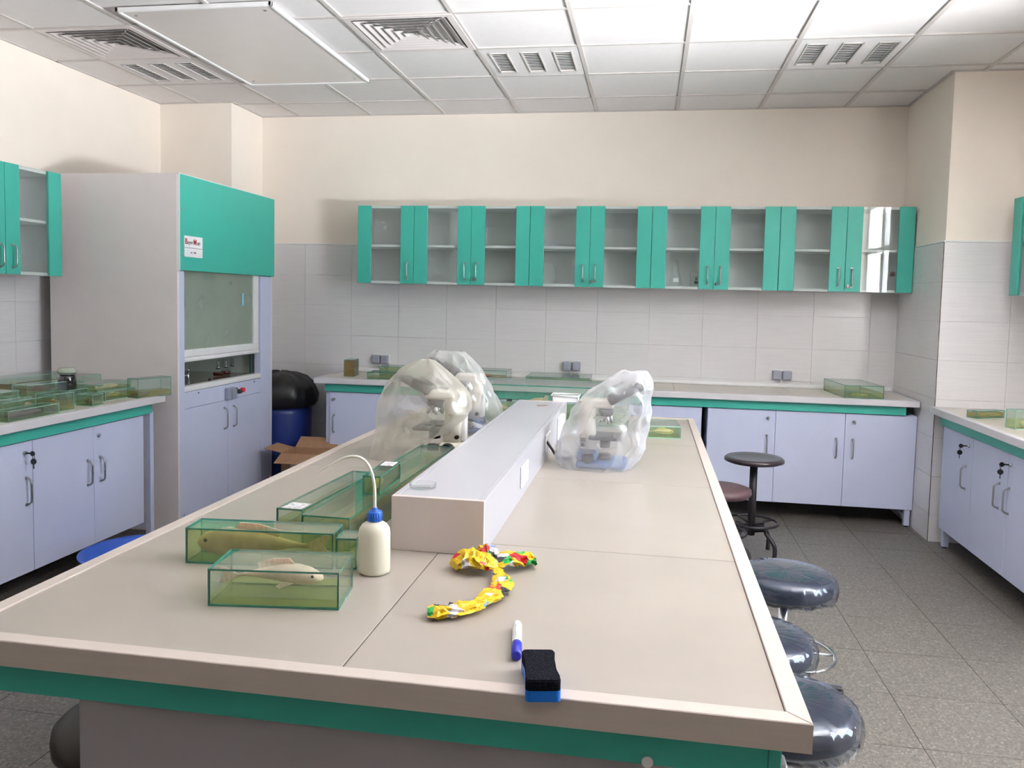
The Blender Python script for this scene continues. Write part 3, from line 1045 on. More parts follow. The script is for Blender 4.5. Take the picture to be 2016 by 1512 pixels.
# big aquarium across the far end
LQ_AQ = liquid('aquarium_water', (216, 236, 190), .3)
LT = (-.88, 4.11, HI)
t = tank('large wide aquarium of green glass across the far end of the island', LT, 0, .80, .34, .192, LQ_AQ, .32, t_=.006)
fish('pale fish with its fin sticking up in the large aquarium', (-.56, 4.24, HI + .012), .5, .30, .08, .05, (200, 172, 146), curve=.1)
tag(B().prism([(0, 0), (.05, .0), (.062, .058), (.045, .06)], -.002, .002, M=Matrix.Translation((-.552, 4.20, .925)) @ Matrix.Rotation(PI / 2, 4, 'X')).obj('specimen_fin', mat('fin_beige', (206, 186, 166), .5, var=.1)), 'beige fin piece standing upright in the large aquarium', 'specimen')

# back worktop tanks
tank('upright glass box with orange specimens, left end of the back worktop', (-2.275, 5.97, HB), math.radians(6), .074, .16, .128, LQ_ORG, .95, edge=GE, t_=.003)
for k, zz in enumerate((.03, .088)):
    blob(('dark brown lower' if k == 0 else 'brown upper') + ' specimen in the upright orange glass box', (-2.24, 6.03, HB + zz - .02), 0, .05, .04, .04, (130, 84, 20), k + 20)
tank('low clear glass tank nearest the front edge of the back worktop', (-2.043, 5.835, HB), math.radians(2), .36, .17, .053, LQ_PALE, .35, edge=GE)
tank('green-filled glass tank against the wall below the left socket', (-2.03, 6.08, HB), 0, .42, .20, .078, LQ_GREEN, .8, edge=GE)
tank('open upright glass tank behind the second covered microscope', (-1.49, 6.10, HB), 0, .14, .16, .148, None, .3, edge=GE)
LB4 = (-1.30, 6.03, HB)
tank('glass tank with orange liquid and a pinkish specimen on the back worktop', LB4, 0, .275, .22, .082, LQ_ORG, .35, edge=GE)
blob('pinkish red specimen in the orange-bottomed tank', (-1.19, 6.12, HB + .032), 0, .06, .016, .05, (190, 110, 96), 11)
LB5 = (-.875, 5.99, HB)
tank('wide flat glass tank below the middle socket', LB5, math.radians(1), .47, .36, .052, LQ_PALE, .3, edge=GE)
tank('glass tank with greenish liquid at the right end of the back worktop', (1.322, 5.835, HB), math.radians(4), .255, .50, .087, LQ_GREEN, .45, edge=GE)
blob('pale specimen in the tank at the right end of the back worktop', (1.44, 5.93, HB + .006), .1, .12, .02, .05, (196, 186, 120), 13)
tank('low glass tank with brownish liquid on the right worktop by the pillar', (1.845, 5.0, HB), math.radians(27), .20, .07, .043, LQ_YEL, .8, edge=GE)
blob('long pale specimen in the low tank on the right worktop', (1.945, 5.085, HB + .006), math.radians(27), .15, .02, .04, (190, 168, 120), 15)
tank('glass tank with a round white specimen cut off by the right photo edge', (1.885, 4.60, HB), math.radians(14), .16, .08, .10, LQ_GREEN, .5, edge=GEL)
blob('round whitish specimen in the tank at the right photo edge', (1.948, 4.652, HB + .006), 0, .05, .035, .04, (226, 214, 186), 16)

# left worktop crowd
def tk(label, x, y, deg, L, W_, Hh, liq, fill, z=0, edge=GEL):
    return tank(label, (x, y, HB + z), math.radians(deg), L, W_, Hh, liq, fill, edge=edge, t_=.003)


tk('long glass tank with a big brown specimen against the left wall', -3.42, 3.62, 90, .80, .14, .125, LQ_YEL, .6)
blob('big dark brown fish specimen in the long tank on the left wall', (-3.49, 3.86, HB + .008), math.radians(90), .50, .085, .09, (98, 64, 34), 31, 'fish_specimen')
tk('glass tank with a green-yellow filling serving as a base for the small fish tank', -3.10, 3.67, 84, .32, .15, .060, LQ_GREEN, .7)
tk('glass tank with a small brown fish, on top of other tanks on the left worktop', -3.10, 3.70, 84, .28, .10, .062, LQ_PALE, .4, z=.0605)
fish('small brown fish in the topmost tank on the left worktop', (-3.155, 3.84, HB + .072), math.radians(84), .17, .032, .03, (116, 76, 56))
tk('glass tank crusted with white flakes at the left photo edge', -3.10, 3.36, 90, .28, .17, .105, LQ_PALE, .3)
blob('heap of white flakes in the crusted tank at the left photo edge', (-3.18, 3.47, HB + .055), math.radians(90), .20, .03, .10, (222, 226, 196), 33)
tk('glass tank with a pink specimen, second from the worktop front edge', -2.98, 3.40, 90, .34, .10, .075, LQ_GREEN, .6)
blob('small pink specimen in the tank behind the purple-brown one', (-3.03, 3.62, HB + .012), math.radians(90), .05, .04, .04, (214, 160, 138), 35)
tk('low glass tank with a purple-brown specimen at the worktop front edge', -2.865, 3.30, 90, .33, .09, .052, LQ_PALE, .4)
blob('purple-brown specimen in the low tank at the worktop front edge', (-2.91, 3.44, HB + .006), math.radians(90), .24, .036, .06, (112, 84, 76), 36)
tk('tall narrow glass tank cut off by the left photo edge', -2.86, 3.05, 90, .17, .10, .105, LQ_YEL, .6, edge=GE)
tk('glass tank with an orange specimen, middle of the left worktop front', -2.90, 3.65, 88, .13, .12, .092, LQ_YEL, .6)
blob('orange specimen in the middle tank of the left worktop front', (-2.96, 3.71, HB + .008), 0, .06, .05, .05, (196, 140, 50), 38)
tk('small glass tank standing under the dark jar', -3.03, 3.90, 88, .16, .14, .078, LQ_PALE, .3)
tk('tiny glass tank with a brown specimen right of the dark jar', -2.88, 3.90, 92, .09, .10, .062, LQ_PALE, .5)
blob('brown specimen in the tiny tank right of the dark jar', (-2.93, 3.945, HB + .008), 0, .05, .03, .04, (122, 96, 62), 39)
tk('glass tank with olive liquid behind the stacked pale-fish tanks', -3.16, 4.02, 90, .20, .12, .098, LQ_YEL, .6)
tk('lower of two stacked glass tanks with pale fish near the hood', -2.95, 4.10, 90, .27, .16, .052, LQ_GREEN, .6)
fish('pale yellow fish in the lower stacked tank near the hood', (-3.01, 4.24, HB + .006), math.radians(90), .15, .026, .04, (214, 196, 128))
tk('upper of two stacked glass tanks with a cream fish near the hood', -2.97, 4.06, 90, .30, .14, .044, LQ_PALE, .4, z=.0525)
fish('cream fish in the upper stacked tank near the hood', (-3.02, 4.22, HB + .060), math.radians(90), .17, .024, .04, (216, 190, 152))
tk('clear glass tank behind the stacked tanks, against the hood', -3.24, 4.23, 90, .235, .12, .112, LQ_PALE, .3)
tk('glass tank with amber liquid and a dark fish tail by the hood', -2.865, 4.27, 72, .23, .09, .112, LQ_YEL, .32, edge=GE)
blob('dark brown fish tail in the amber tank by the hood', (-2.90, 4.35, HB + .005), math.radians(72), .12, .03, .04, (86, 46, 30), 41)
# jar with clamp lid
t = thing('clamp_jar', 'dark-filled glass jar with clamp lid standing on a small tank', 'jar', (-3.10, 3.99, HB + .079))
B().lathe([(.042, 0), (.046, .004), (.046, .055), (.04, .072), (.036, .078), (.040, .082)], seg=28).obj('jar_glass', mat('dark_jar_glass', (36, 30, 30), .05, coat=1), t)
B().lathe([(.044, .083), (.050, .086), (.050, .098), (.046, .101), (.040, .112), (.006, .114)], seg=28).obj('jar_lid', mat('greenish_lid', (168, 176, 160), .2), t)
B().tube([(.05 * math.cos(a * PI / 12), .05 * math.sin(a * PI / 12), .080) for a in range(24)], .0018, 6, closed=True).tube([(.05, 0, .08), (.058, 0, .09), (.05, 0, .105)], .0018, 6).obj('clamp_wire', METAL, t)

# ------------------------------------------------------------------ small things on the island
# wash bottle
t = thing('wash_bottle', 'translucent plastic wash bottle with blue cap and bent white spout', 'bottle', (-.592, 1.752, HI))
PE = mat('milky_polyethylene', (222, 217, 200), .35, var=.01, trans=.0)
MC['milky_polyethylene'].node_tree.nodes['Principled BSDF'].inputs['Subsurface Weight'].default_value = .6
MC['milky_polyethylene'].node_tree.nodes['Principled BSDF'].inputs['Subsurface Radius'].default_value = (.03, .03, .025)
B().lathe([(.030, 0), (.0345, .003), (.0358, .008), (.0358, .092), (.034, .102), (.028, .111), (.019, .1165), (.0145, .119), (.0145, .124)], seg=40).obj('bottle_body', PE, t)
BLUE = mat('blue_plastic', (28, 96, 196), .3)
b = B()
n = 32
b.lathe([(.0165, .119), (.0168, .121), (.0168, .138), (.0155, .141), (.007, .1415), (.0062, .149), (.0045, .149)], seg=n)
for k in range(20):
    a = 2 * PI * k / 20
    b.cyl((.0168 * math.cos(a), .0168 * math.sin(a), .121), (.0168 * math.cos(a), .0168 * math.sin(a), .137), .0009, seg=5)
b.obj('cap', BLUE, t)
P0 = [(0, 0, .148), (-.001, 0, .19), (-.006, -.001, .222), (-.017, -.003, .248), (-.035, -.005, .262), (-.058, -.008, .2635), (-.082, -.010, .254), (-.108, -.012, .238), (-.130, -.014, .225)]


def smooth_path(P, n=6):
    out = []
    P = [Vector(p) for p in P]
    for i in range(len(P) - 1):
        p0, p1, p2, p3 = P[max(i - 1, 0)], P[i], P[i + 1], P[min(i + 2, len(P) - 1)]
        for k in range(n):
            t_ = k / n
            out.append(.5 * ((2 * p1) + (p2 - p0) * t_ + (2 * p0 - 5 * p1 + 4 * p2 - p3) * t_ ** 2 + (3 * p1 - p0 - 3 * p2 + p3) * t_ ** 3))
    out.append(P[-1])
    return out


pp = smooth_path(P0)
B().tube(pp, [.0036 - .0022 * (i / len(pp)) ** 2 for i in range(len(pp))], 10).obj('spout', mat('white_tube', (236, 234, 222), .35), t)

# petri dish
tag(B().lathe([(.034, 0), (.0345, .0008), (.0345, .012), (.0335, .012), (.0335, .0015), (.001, .0015)], c=(0, 0, 0), seg=40, cap0=True, cap1=True).obj('petri_dish', CLG, None, (-.557, 2.028, bz)), 'clear round petri dish on the near end of the white trunking', 'dish')

# marker
t = thing('marker_pen', 'white whiteboard marker with a blue cap beside the eraser', 'marker', (-.205, 1.372, HI + .0095), math.radians(98.5))
B().tube([(.045, 0, 0), (.047, 0, 0), (.128, 0, 0), (.136, 0, 0), (.140, 0, 0)], [.0085, .0088, .0088, .0075, .004], 20).obj('barrel', WHITEP, t)
B().tube([(-.006, 0, 0), (-.004, 0, 0), (.044, 0, 0), (.046, 0, 0)], [.0065, .0092, .0095, .0088], 20).obj('cap', mat('ultramarine_plastic', (36, 44, 176), .3), t)
B().box(.056, .125, -.0010, .0035, .0079, .0086).obj('printed_label', mat('marker_print', (235, 235, 240), .5, rgb2=(40, 50, 90), scale=120, stretch=(2, 1, 1)), t)

# eraser
t = thing('board_eraser', 'blue whiteboard eraser with black felt lying face up', 'eraser', (-.153, 1.29, HI + .0005), math.radians(12))


def rrect(L, W_, r, wav=0, n=5):
    pts = []
    for cx_, cy_, a0 in ((L / 2 - r, W_ / 2 - r, 0), (-L / 2 + r, W_ / 2 - r, PI / 2), (-L / 2 + r, -W_ / 2 + r, PI), (L / 2 - r, -W_ / 2 + r, 1.5 * PI)):
        for k in range(n + 1):
            a = a0 + PI / 2 * k / n
            pts.append((cx_ + r * math.cos(a), cy_ + r * math.sin(a)))
    return pts


def waist(L, W_, r):
    pts = []
    for x, y in rrect(L, W_, r, n=4):
        pts.append((x, y))
    # add waist points on the long sides
    out = []
    N_ = len(pts)
    for i in range(N_):
        a, c = pts[i], pts[(i + 1) % N_]
        out.append(a)
        if abs(a[1] - c[1]) > L_WAIST:
            for k in range(1, 12):
                q = k / 12
                y = a[1] + (c[1] - a[1]) * q
                out.append((a[0] - math.copysign(.0045 * math.sin(PI * q) ** 2 * (1 + .3 * math.sin(9 * q)), a[0]), y))
    return out


L_WAIST = .05
eb = waist(.056, .118, .008)
B().prism(eb, 0, .017).obj('handle_body', mat('azure_plastic', (20, 112, 214), .3), t)
b = B()
b.prism([(x * .985, y * .985) for x, y in eb], .0172, .034)
bmesh.ops.bevel(b.bm, geom=[e for e in b.bm.edges if all(v.co.z > .033 for v in e.verts)], offset=.002, segments=2, affect='EDGES')
b.obj('felt_pad', mat('black_felt', (26, 26, 34), .98, var=.6, scale=300, bump=.6, spec=.1), t)


# crumpled yellow wrapper
def wrapper_mat():
    m = bpy.data.materials.new('printed_foil')
    m.use_nodes = True
    nt = m.node_tree
    b = nt.nodes['Principled BSDF']
    tc = nt.nodes.new('ShaderNodeTexCoord')
    v = nt.nodes.new('ShaderNodeTexVoronoi')
    v.inputs['Scale'].default_value = 34
    nzz = nt.nodes.new('ShaderNodeTexNoise')
    nzz.inputs['Scale'].default_value = 26
    mm = nt.nodes.new('ShaderNodeMix')
    mm.data_type = 'RGBA'
    mm.inputs[0].default_value = .035
    nt.links.new(tc.outputs['Object'], nzz.inputs['Vector'])
    nt.links.new(tc.outputs['Object'], mm.inputs[6])
    nt.links.new(nzz.outputs['Color'], mm.inputs[7])
    nt.links.new(mm.outputs[2], v.inputs['Vector'])
    sp = nt.nodes.new('ShaderNodeSeparateColor')
    nt.links.new(v.outputs['Color'], sp.inputs[0])
    r = nt.nodes.new('ShaderNodeValToRGB')
    r.color_ramp.interpolation = 'CONSTANT'
    e = r.color_ramp.elements
    e[0].position = 0
    e[0].color = (*lin((222, 184, 18)), 1)
    e[1].position = .58
    e[1].color = (*lin((34, 158, 66)), 1)
    for p, c in ((.70, (196, 28, 36)), (.80, (120, 142, 190)), (.87, (212, 208, 212)), (.95, (40, 38, 44))):
        q = e.new(p)
        q.color = (*lin(c), 1)
    nt.links.new(sp.outputs[0], r.inputs[0])
    nt.links.new(r.outputs[0], b.inputs['Base Color'])
    b.inputs['Roughness'].default_value = .35
    n2 = nt.nodes.new('ShaderNodeTexNoise')
    n2.inputs['Scale'].default_value = 60
    n2.inputs['Distortion'].default_value = 2
    nt.links.new(tc.outputs['Object'], n2.inputs['Vector'])
    bp = nt.nodes.new('ShaderNodeBump')
    bp.inputs['Strength'].default_value = .6
    bp.inputs['Distance'].default_value = .004
    nt.links.new(n2.outputs[0], bp.inputs['Height'])
    nt.links.new(bp.outputs[0], b.inputs['Normal'])
    return m


b = B()


def crumple(P, widths, thick, seed):
    pts = smooth_path(P, 7)
    n = 14
    rs = []
    for i, p in enumerate(pts):
        t_ = (pts[min(i + 1, len(pts) - 1)] - pts[max(i - 1, 0)]).normalized()
        side = Vector((-t_.y, t_.x, 0)).normalized() * 1.25
        u = i / (len(pts) - 1) * (len(widths) - 1)
        k = min(int(u), len(widths) - 2)
        w_ = widths[k] + (widths[k + 1] - widths[k]) * (u - k)
        tw = .5 * math.sin(i * .45 + seed)
        ring = []
        for j in range(n):
            a = 2 * PI * j / n
            f = 1 + .45 * noise.noise(Vector((i * .55 + seed * 9, math.cos(a) * 2, math.sin(a) * 2))) + (.18 if j % 2 else -.12)
            lx = w_ / 2 * math.cos(a) * f
            lz = thick * w_ / 2 * math.sin(a) * f
            x_, z_ = lx * math.cos(tw) - lz * math.sin(tw) * .6, lx * math.sin(tw) * .35 + lz
            q = p + side * x_ + Vector((0, 0, z_))
            q.z = max(q.z, HI + .0008 + .0004 * (j % 3))
            ring.append(q)
        rs.append(ring)
    b.rings(rs, smooth=False)


z_ = HI + .012
crumple([(-.405, 1.522, z_), (-.378, 1.530, z_), (-.345, 1.55, z_), (-.315, 1.59, z_ + .002), (-.293, 1.65, z_ + .003), (-.290, 1.71, z_ + .003), (-.305, 1.76, z_ + .004), (-.318, 1.79, z_ + .006)], [.030, .042, .036, .034, .036, .034, .024, .012], .42, 1)
crumple([(-.318, 1.79, z_ + .006), (-.335, 1.80, z_ + .014), (-.370, 1.81, z_ + .018), (-.400, 1.815, z_ + .012), (-.418, 1.80, z_ + .002)], [.014, .045, .060, .055, .03], .55, 2)
crumple([(-.322, 1.80, z_ + .008), (-.300, 1.84, z_ + .012), (-.278, 1.865, z_ + .010), (-.255, 1.885, z_ + .004), (-.245, 1.89, z_)], [.020, .052, .058, .050, .038], .40, 3)
crumple([(-.335, 1.82, z_ + .02), (-.352, 1.86, z_ + .028), (-.372, 1.885, z_ + .018)], [.02, .034, .024], .6, 4)
tag(b.obj('sweet_wrapper', wrapper_mat()), 'crumpled yellow printed wrapper twisted into a curl on the island', 'wrapper')


# ------------------------------------------------------------------ microscopes and their covers
def microscope(label, loc, rotz, cream=(226, 220, 206), dark=(56, 58, 66), blue=None, sc=(1, 1, 1)):
    """+x points towards the user (eyepieces)"""
    t = thing('microscope', label, 'microscope', loc, rotz)
    t.scale = sc
    CR = mat('microscope_enamel', cream, .35, var=.01)
    DK = mat('microscope_black', dark, .35)
    b = B().box(-.115, .115, -.085, .085, 0, .032, bev=.012, seg=3).box(-.115, -.02, -.07, .07, .03, .075, bev=.014, seg=3)
    b.obj('base', mat('microscope_blue', blue, .35) if blue else CR, t)
    b = B()
    b.rings([[Vector((x - .035 * k, y, z)) for x, y in ((-.028, -.03), (-.028, .03), (-.088, .035), (-.1, .02), (-.1, -.02), (-.088, -.035))] for k, z in ((0, .06), (.1, .14), (.3, .21), (.2, .26), (-.2, .285))])
    b.obj('arm', CR, t)
    B().box(-.11, .05, -.034, .034, .262, .305, bev=.012, seg=2).obj('head', CR, t)
    h = B().box(-.045, .045, -.045, .045, -.02, .028, bev=.012, seg=2, M=Matrix.Translation((.065, 0, .315)) @ Matrix.Rotation(-.5, 4, 'Y')).obj('binocular_body', DK, t)
    for s_ in (-1, 1):
        B().cyl((.085, s_ * .03, .322), (.150, s_ * .03, .358), .015, .014, seg=16).cyl((.145, s_ * .03, .355), (.172, s_ * .03, .370), .019, .018, seg=16).obj('eyepiece', DK, t)
    B().lathe([(.03, .262), (.036, .25), (.033, .236), (.02, .23)], c=(.012, 0, 0), seg=20).obj('nosepiece', DK, t)
    for k in range(4):
        a = k * PI / 2 + .4
        d = Vector((math.cos(a) * .35, math.sin(a) * .35, -1)).normalized()
        p = Vector((.012, 0, .236)) + Vector((math.cos(a), math.sin(a), 0)) * .018
        B().tube([p, p + d * .022, p + d * .042], [.010, .010, .006], 12).obj('objective', CHROME, t)
    B().box(-.06, .085, -.075, .075, .128, .142, bev=.003).box(-.02, .05, -.09, .02, .142, .150, bev=.002).obj('stage', DK, t)
    B().cyl((.012, 0, .085), (.012, 0, .126), .024, seg=18).cyl((.012, 0, .032), (.012, 0, .055), .03, .026, seg=18).obj('condenser', DK, t)
    for s_ in (-1, 1):
        B().cyl((-.06, s_ * .07, .052), (-.06, s_ * .095, .052), .027, .025, seg=24).cyl((-.06, s_ * .095, .052), (-.06, s_ * .108, .052), .016, .015, seg=18).obj('focus_knob', BLACKP, t)
        B().cyl((-.088, s_ * .03, .10), (-.088, s_ * .046, .10), .009, seg=14).obj('lamp_knob', BLACKP, t)
    B().box(-.098, -.076, -.046, -.034, .112, .13, bev=.001).obj('power_switch', BLACKP, t)
    B().box(-.118, -.1025, -.022, .022, .08, .20, bev=.002).box(-.098, -.078, -.0475, -.0465, .085, .09).obj('paper_label', WPAPER, t)
    return t


def cover(label, loc, table, seed, hem=None, opac=.45, rgb=(226, 222, 212), crease=.010, name='microscope_cover', peaks=()):
    """table rows: z, xmin, xmax, ycentre, halfdepth"""
    b = B()
    n, rows = 22, 13
    rnd = random.Random(seed * 17)
    rs = []
    zs = [r[0] for r in table]
    for i in range(rows):
        u = i / (rows - 1)
        z = zs[0] + (zs[-1] - zs[0]) * u
        k = 0
        while k < len(table) - 2 and z > table[k + 1][0]:
            k += 1
        a, c = table[k], table[k + 1]
        f = (z - a[0]) / (c[0] - a[0])
        v = [a[q] + (c[q] - a[q]) * f for q in range(5)]
        xc, hw, yc, hd = (v[1] + v[2]) / 2, (v[2] - v[1]) / 2, v[3], v[4]
        ring = []
        for j in range(n):
            an = 2 * PI * (j + (.5 if i % 2 else 0) + rnd.uniform(-.3, .3)) / n
            ca, sa = math.cos(an), math.sin(an)
            e = .75
            # a fold runs down each second strip, the skin sags in between
            dsp = crease * (rnd.uniform(-.9, .7) + (.35 if j % 2 else -.35)) * (1 if 0 < i < rows - 1 else .4)
            p = Vector((xc + (hw + dsp) * math.copysign(abs(ca) ** e, ca), yc + (hd + dsp) * math.copysign(abs(sa) ** e, sa), z))
            if 0 < i < rows - 1:
                p.z += rnd.uniform(-.008, .008)
            elif i == rows - 1:
                p.z += rnd.uniform(-.006, .006)
            if hem and i < 3:
                p.z += hem(p.x, p.y) * (1 - i / 3)
            if i == 0:
                p.z = max(p.z, HI + .0008)
            ring.append(p)
        rs.append(ring)
    b.rings(rs, cap0=False, cap1=True)
    bmesh.ops.triangulate(b.bm, faces=b.bm.faces, quad_method='SHORT_EDGE')
    bmesh.ops.subdivide_edges(b.bm, edges=b.bm.edges, cuts=2, use_grid_fill=True)
    inner = [v for v in b.bm.verts if not v.is_boundary]
    for _ in range(1):
        bmesh.ops.smooth_vert(b.bm, verts=inner, factor=.5, use_axis_x=True, use_axis_y=True, use_axis_z=True)
    for v in inner:
        q = v.co * 16 + Vector((seed, 0, 0))
        v.co += v.co.copy().normalized() * 0 + Vector((noise.noise(q), noise.noise(q + Vector((7, 0, 0))), 0)) * .0025
    for f in b.bm.faces:
        f.smooth = True
    o = b.obj(name, film('milky_film_%d' % seed, rgb, opac, .16, .4, .10), None)
    return tag(o, label, 'plastic cover')


microscope('cream and black microscope under the left covering bag, knobs showing by the trunking', (-.80, 3.12, HI), PI, dark=(62, 60, 62), sc=(.98, 1, .87))
cover('milky plastic dust cover over the left microscope', (0, 0, 0), [
    (HI + .001, -1.065, -.78, 3.12, .145), (.94, -1.05, -.745, 3.12, .14), (1.04, -1.035, -.66, 3.11, .125), (1.11, -1.02, -.672, 3.11, .11), (1.165, -.99, -.735, 3.1, .085),
    (1.20, -.935, -.77, 3.1, .06), (1.232, -.872, -.822, 3.1, .02)], 3, opac=.31, rgb=(226, 221, 208), crease=.011,
    hem=lambda x, y: max(0, (x + .88)) * 1.0)
microscope('microscope with grey eyepieces under the taller bag behind', (-.85, 3.76, HI), PI, cream=(206, 210, 216), dark=(70, 76, 96), blue=(90, 120, 170), sc=(.92, 1, .90))
cover('wrinkled white plastic dust cover over the farther left microscope', (0, 0, 0), [
    (HI + .001, -.98, -.655, 3.76, .13), (.93, -.99, -.655, 3.76, .13), (.98, -.99, -.67, 3.76, .125), (1.06, -1.0, -.705, 3.76, .11), (1.14, -1.02, -.755, 3.76, .09),
    (1.19, -1.04, -.80, 3.76, .075), (1.225, -.985, -.84, 3.76, .035)], 8, opac=.28, rgb=(240, 240, 238), crease=.013)
microscope('blue-based microscope inside the white bag right of the trunking', (-.155, 3.12, HI), 0, cream=(176, 184, 204), dark=(60, 68, 90), blue=(86, 140, 212), sc=(.82, 1, .84))
cover('crinkled white plastic bag over the microscope right of the trunking', (0, 0, 0), [
    (HI + .001, -.315, -.045, 3.12, .135), (.868, -.322, -.03, 3.12, .135), (.90, -.328, .0, 3.12, .13), (.975, -.314, .010, 3.12, .125), (1.045, -.277, .015, 3.12, .115),
    (1.115, -.235, .022, 3.12, .105), (1.165, -.17, .022, 3.12, .085), (1.195, -.12, .016, 3.12, .065), (1.215, -.092, 0.005, 3.12, .035)], 5, opac=.27, rgb=(242, 242, 246), crease=.014)

# little white tray by the trunking end
t = thing('plastic_tray', 'small white rimmed plastic tray behind the right covered microscope', 'tray', (-.385, 4.01, bz - .003))
b = B()
b.box(-.06, .06, -.04, .045, .0, .003)
for s_ in (-1, 1):
    b.box(s_ * .06 - .003, s_ * .06 + .003, -.043, .048, 0, .028, bev=.002)
b.box(-.063, .063, -.043, -.037, 0, .028, bev=.002).box(-.063, .063, .042, .048, 0, .028, bev=.002)
b.obj('tray_body', WHITEP, t)
B().tube([(-.068, -.048, .03), (.068, -.048, .03), (.068, .053, .03), (-.068, .053, .03)], .004, 8, closed=True).obj('tray_rim', WHITEP, t)
B().box(-.058, .058, -.036, .041, .027, .029, thin='z').obj('tray_lid', [GF, GEL], t)

# ------------------------------------------------------------------ sockets above the back worktop
SOC = mat('grey_socket_plastic', (158, 160, 172), .35)


def socket(x, z, label):
    t = thing('wall_socket', label, 'socket', (x, YB - .0095, z), 0, 'grey double sockets above the back worktop')
    for s_ in (-1, 1):
        B().box(s_ * .036 - .033, s_ * .036 + .033, -.045, 0, -.035, .035, bev=.010, seg=2).obj('socket_lid', SOC, t)
    B().box(-.072, .072, -.012, 0, -.038, .038, bev=.004).obj('back_plate', WHITEP, t)
    B().box(-.008, .008, -.018, 0, -(z - HB - .032), -.038).obj('conduit', WHITEP, t)


socket(1.00, .952, 'grey double wall socket at the right of the back worktop')
socket(-.575, .965, 'grey double wall socket above the wide flat tank')
socket(-2.13, .968, 'grey double wall socket at the left of the back worktop')

# ------------------------------------------------------------------ glassware in wall cabinets
t = thing('conical_flask', 'clear conical flask in the wall cabinet fourth from left', 'flask', (.19, 6.22, 1.5965))
B().lathe([(.045, 0), (.05, .004), (.048, .02), (.018, .13), (.016, .19), (.019, .193)], seg=24, cap1=False).obj('flask_glass', CLG, t)
B().box(-.02, .02, -.046, -.044, .03, .06).obj('graduation_patch', WPAPER, t)
t = thing('measuring_beaker', 'clear glass beaker with a dark mark beside the conical flask', 'beaker', (.335, 6.2, 1.5965))
B().lathe([(.038, 0), (.04, .003), (.04, .1), (.043, .104)], seg=24, cap1=False).obj('beaker_glass', CLG, t)
B().lathe([(.0405, .03), (.0405, .045)], seg=24, cap0=False, cap1=False).obj('dark_mark', BLACKP, t) if False else B().box(-.012, .012, -.0425, -.0405, .02, .04).box(-.007, .009, -.0425, -.0405, .045, .07).obj('dark_mark', BLACKP, t)
t = thing('reagent_bottle', 'small clear bottle with a dark red stopper in the right-end wall cabinet', 'bottle', (1.69, 6.22, 1.5965))
B().lathe([(.03, 0), (.033, .004), (.033, .07), (.014, .09), (.014, .105)], seg=20).obj('bottle_glass', CLG, t)
B().lathe([(.013, .1), (.016, .108), (.012, .13)], seg=14).obj('stopper', mat('dark_red_plastic', (110, 30, 34), .3), t)
tag(B().lathe([(.05, 0), (.052, .1), (.03, .14), (.03, .15)], seg=20, cap1=False).obj('glass_beaker', CLG, None, (-.745, 6.22, 1.5965)), 'faint round glass vessel in the middle wall cabinet', 'beaker')


# ------------------------------------------------------------------ stools
def stool_seat_prof(r, th):
    return [(r * .2, 0), (r * .96, 0), (r, th * .25), (r, th * .65), (r * .95, th * .92), (r * .8, th), (r * .1, th)]


def star_base(t, m, rr=.27, zt=.06, curved=False):
    for k in range(4):
        a = k * PI / 2 + .5
        c, s_ = math.cos(a), math.sin(a)
        B().tube(smooth_path([(c * .02, s_ * .02, .15), (c * .10, s_ * .10, .17), (c * (rr - .06), s_ * (rr - .06), .15), (c * rr, s_ * rr, .09), (c * rr, s_ * rr, .004)], 4), .0125, 10).obj('leg', m, t)


def metal_stool(label, loc, seat_h, rot, seatm, thick=.03, r=.17, cushion=False):
    t = thing('stool', label, 'stool', loc, rot, None)
    if cushion:
        B().lathe([(.02, seat_h - .055), (r * .9, seat_h - .055), (r, seat_h - .035), (r * .98, seat_h - .012), (r * .8, seat_h - .002), (.02, seat_h)], seg=40).obj('seat', seatm, t)
    else:
        B().lathe([(.02, seat_h - .03), (r * .85, seat_h - .034), (r, seat_h - .024), (r, seat_h - .010), (r * .93, seat_h), (r * .72, seat_h - .004), (r * .4, seat_h - .010), (.01, seat_h - .011)], seg=48).obj('seat', seatm, t)
    B().cyl((0, 0, .12), (0, 0, seat_h - .03), .022, seg=16).obj('post', BLACKM, t)
    star_base(t, BLACKM, .165)
    b = B().tube([(.150 * math.cos(a * PI / 16), .150 * math.sin(a * PI / 16), .20) for a in range(32)], .008, 8, closed=True)
    for k in range(4):
        a = k * PI / 2 + .2
        b.cyl((.02 * math.cos(a), .02 * math.sin(a), .185), (.148 * math.cos(a), .148 * math.sin(a), .20), .007, seg=6)
    b.obj('foot_ring', BLACKM, t)
    return t


metal_stool('dark brown round wooden-seat stool in front of the back cabinets', (.64, 4.96, 0), .585, .3, mat('dark_bakelite', (52, 40, 46), .3, coat=.3))
metal_stool('low stool with a worn brown leatherette seat beside the taller stool', (.43, 4.69, 0), .46, .9, mat('brown_leatherette', (96, 72, 76), .45, var=.1), cushion=True)
BLK = mat('black_leatherette', (40, 45, 64), .3, coat=.3)
WRAP = glass('clear_wrap', (225, 230, 238), refl=1.6, haze=.02, hazec=(190, 200, 225), ior=1.5, rough=.06)


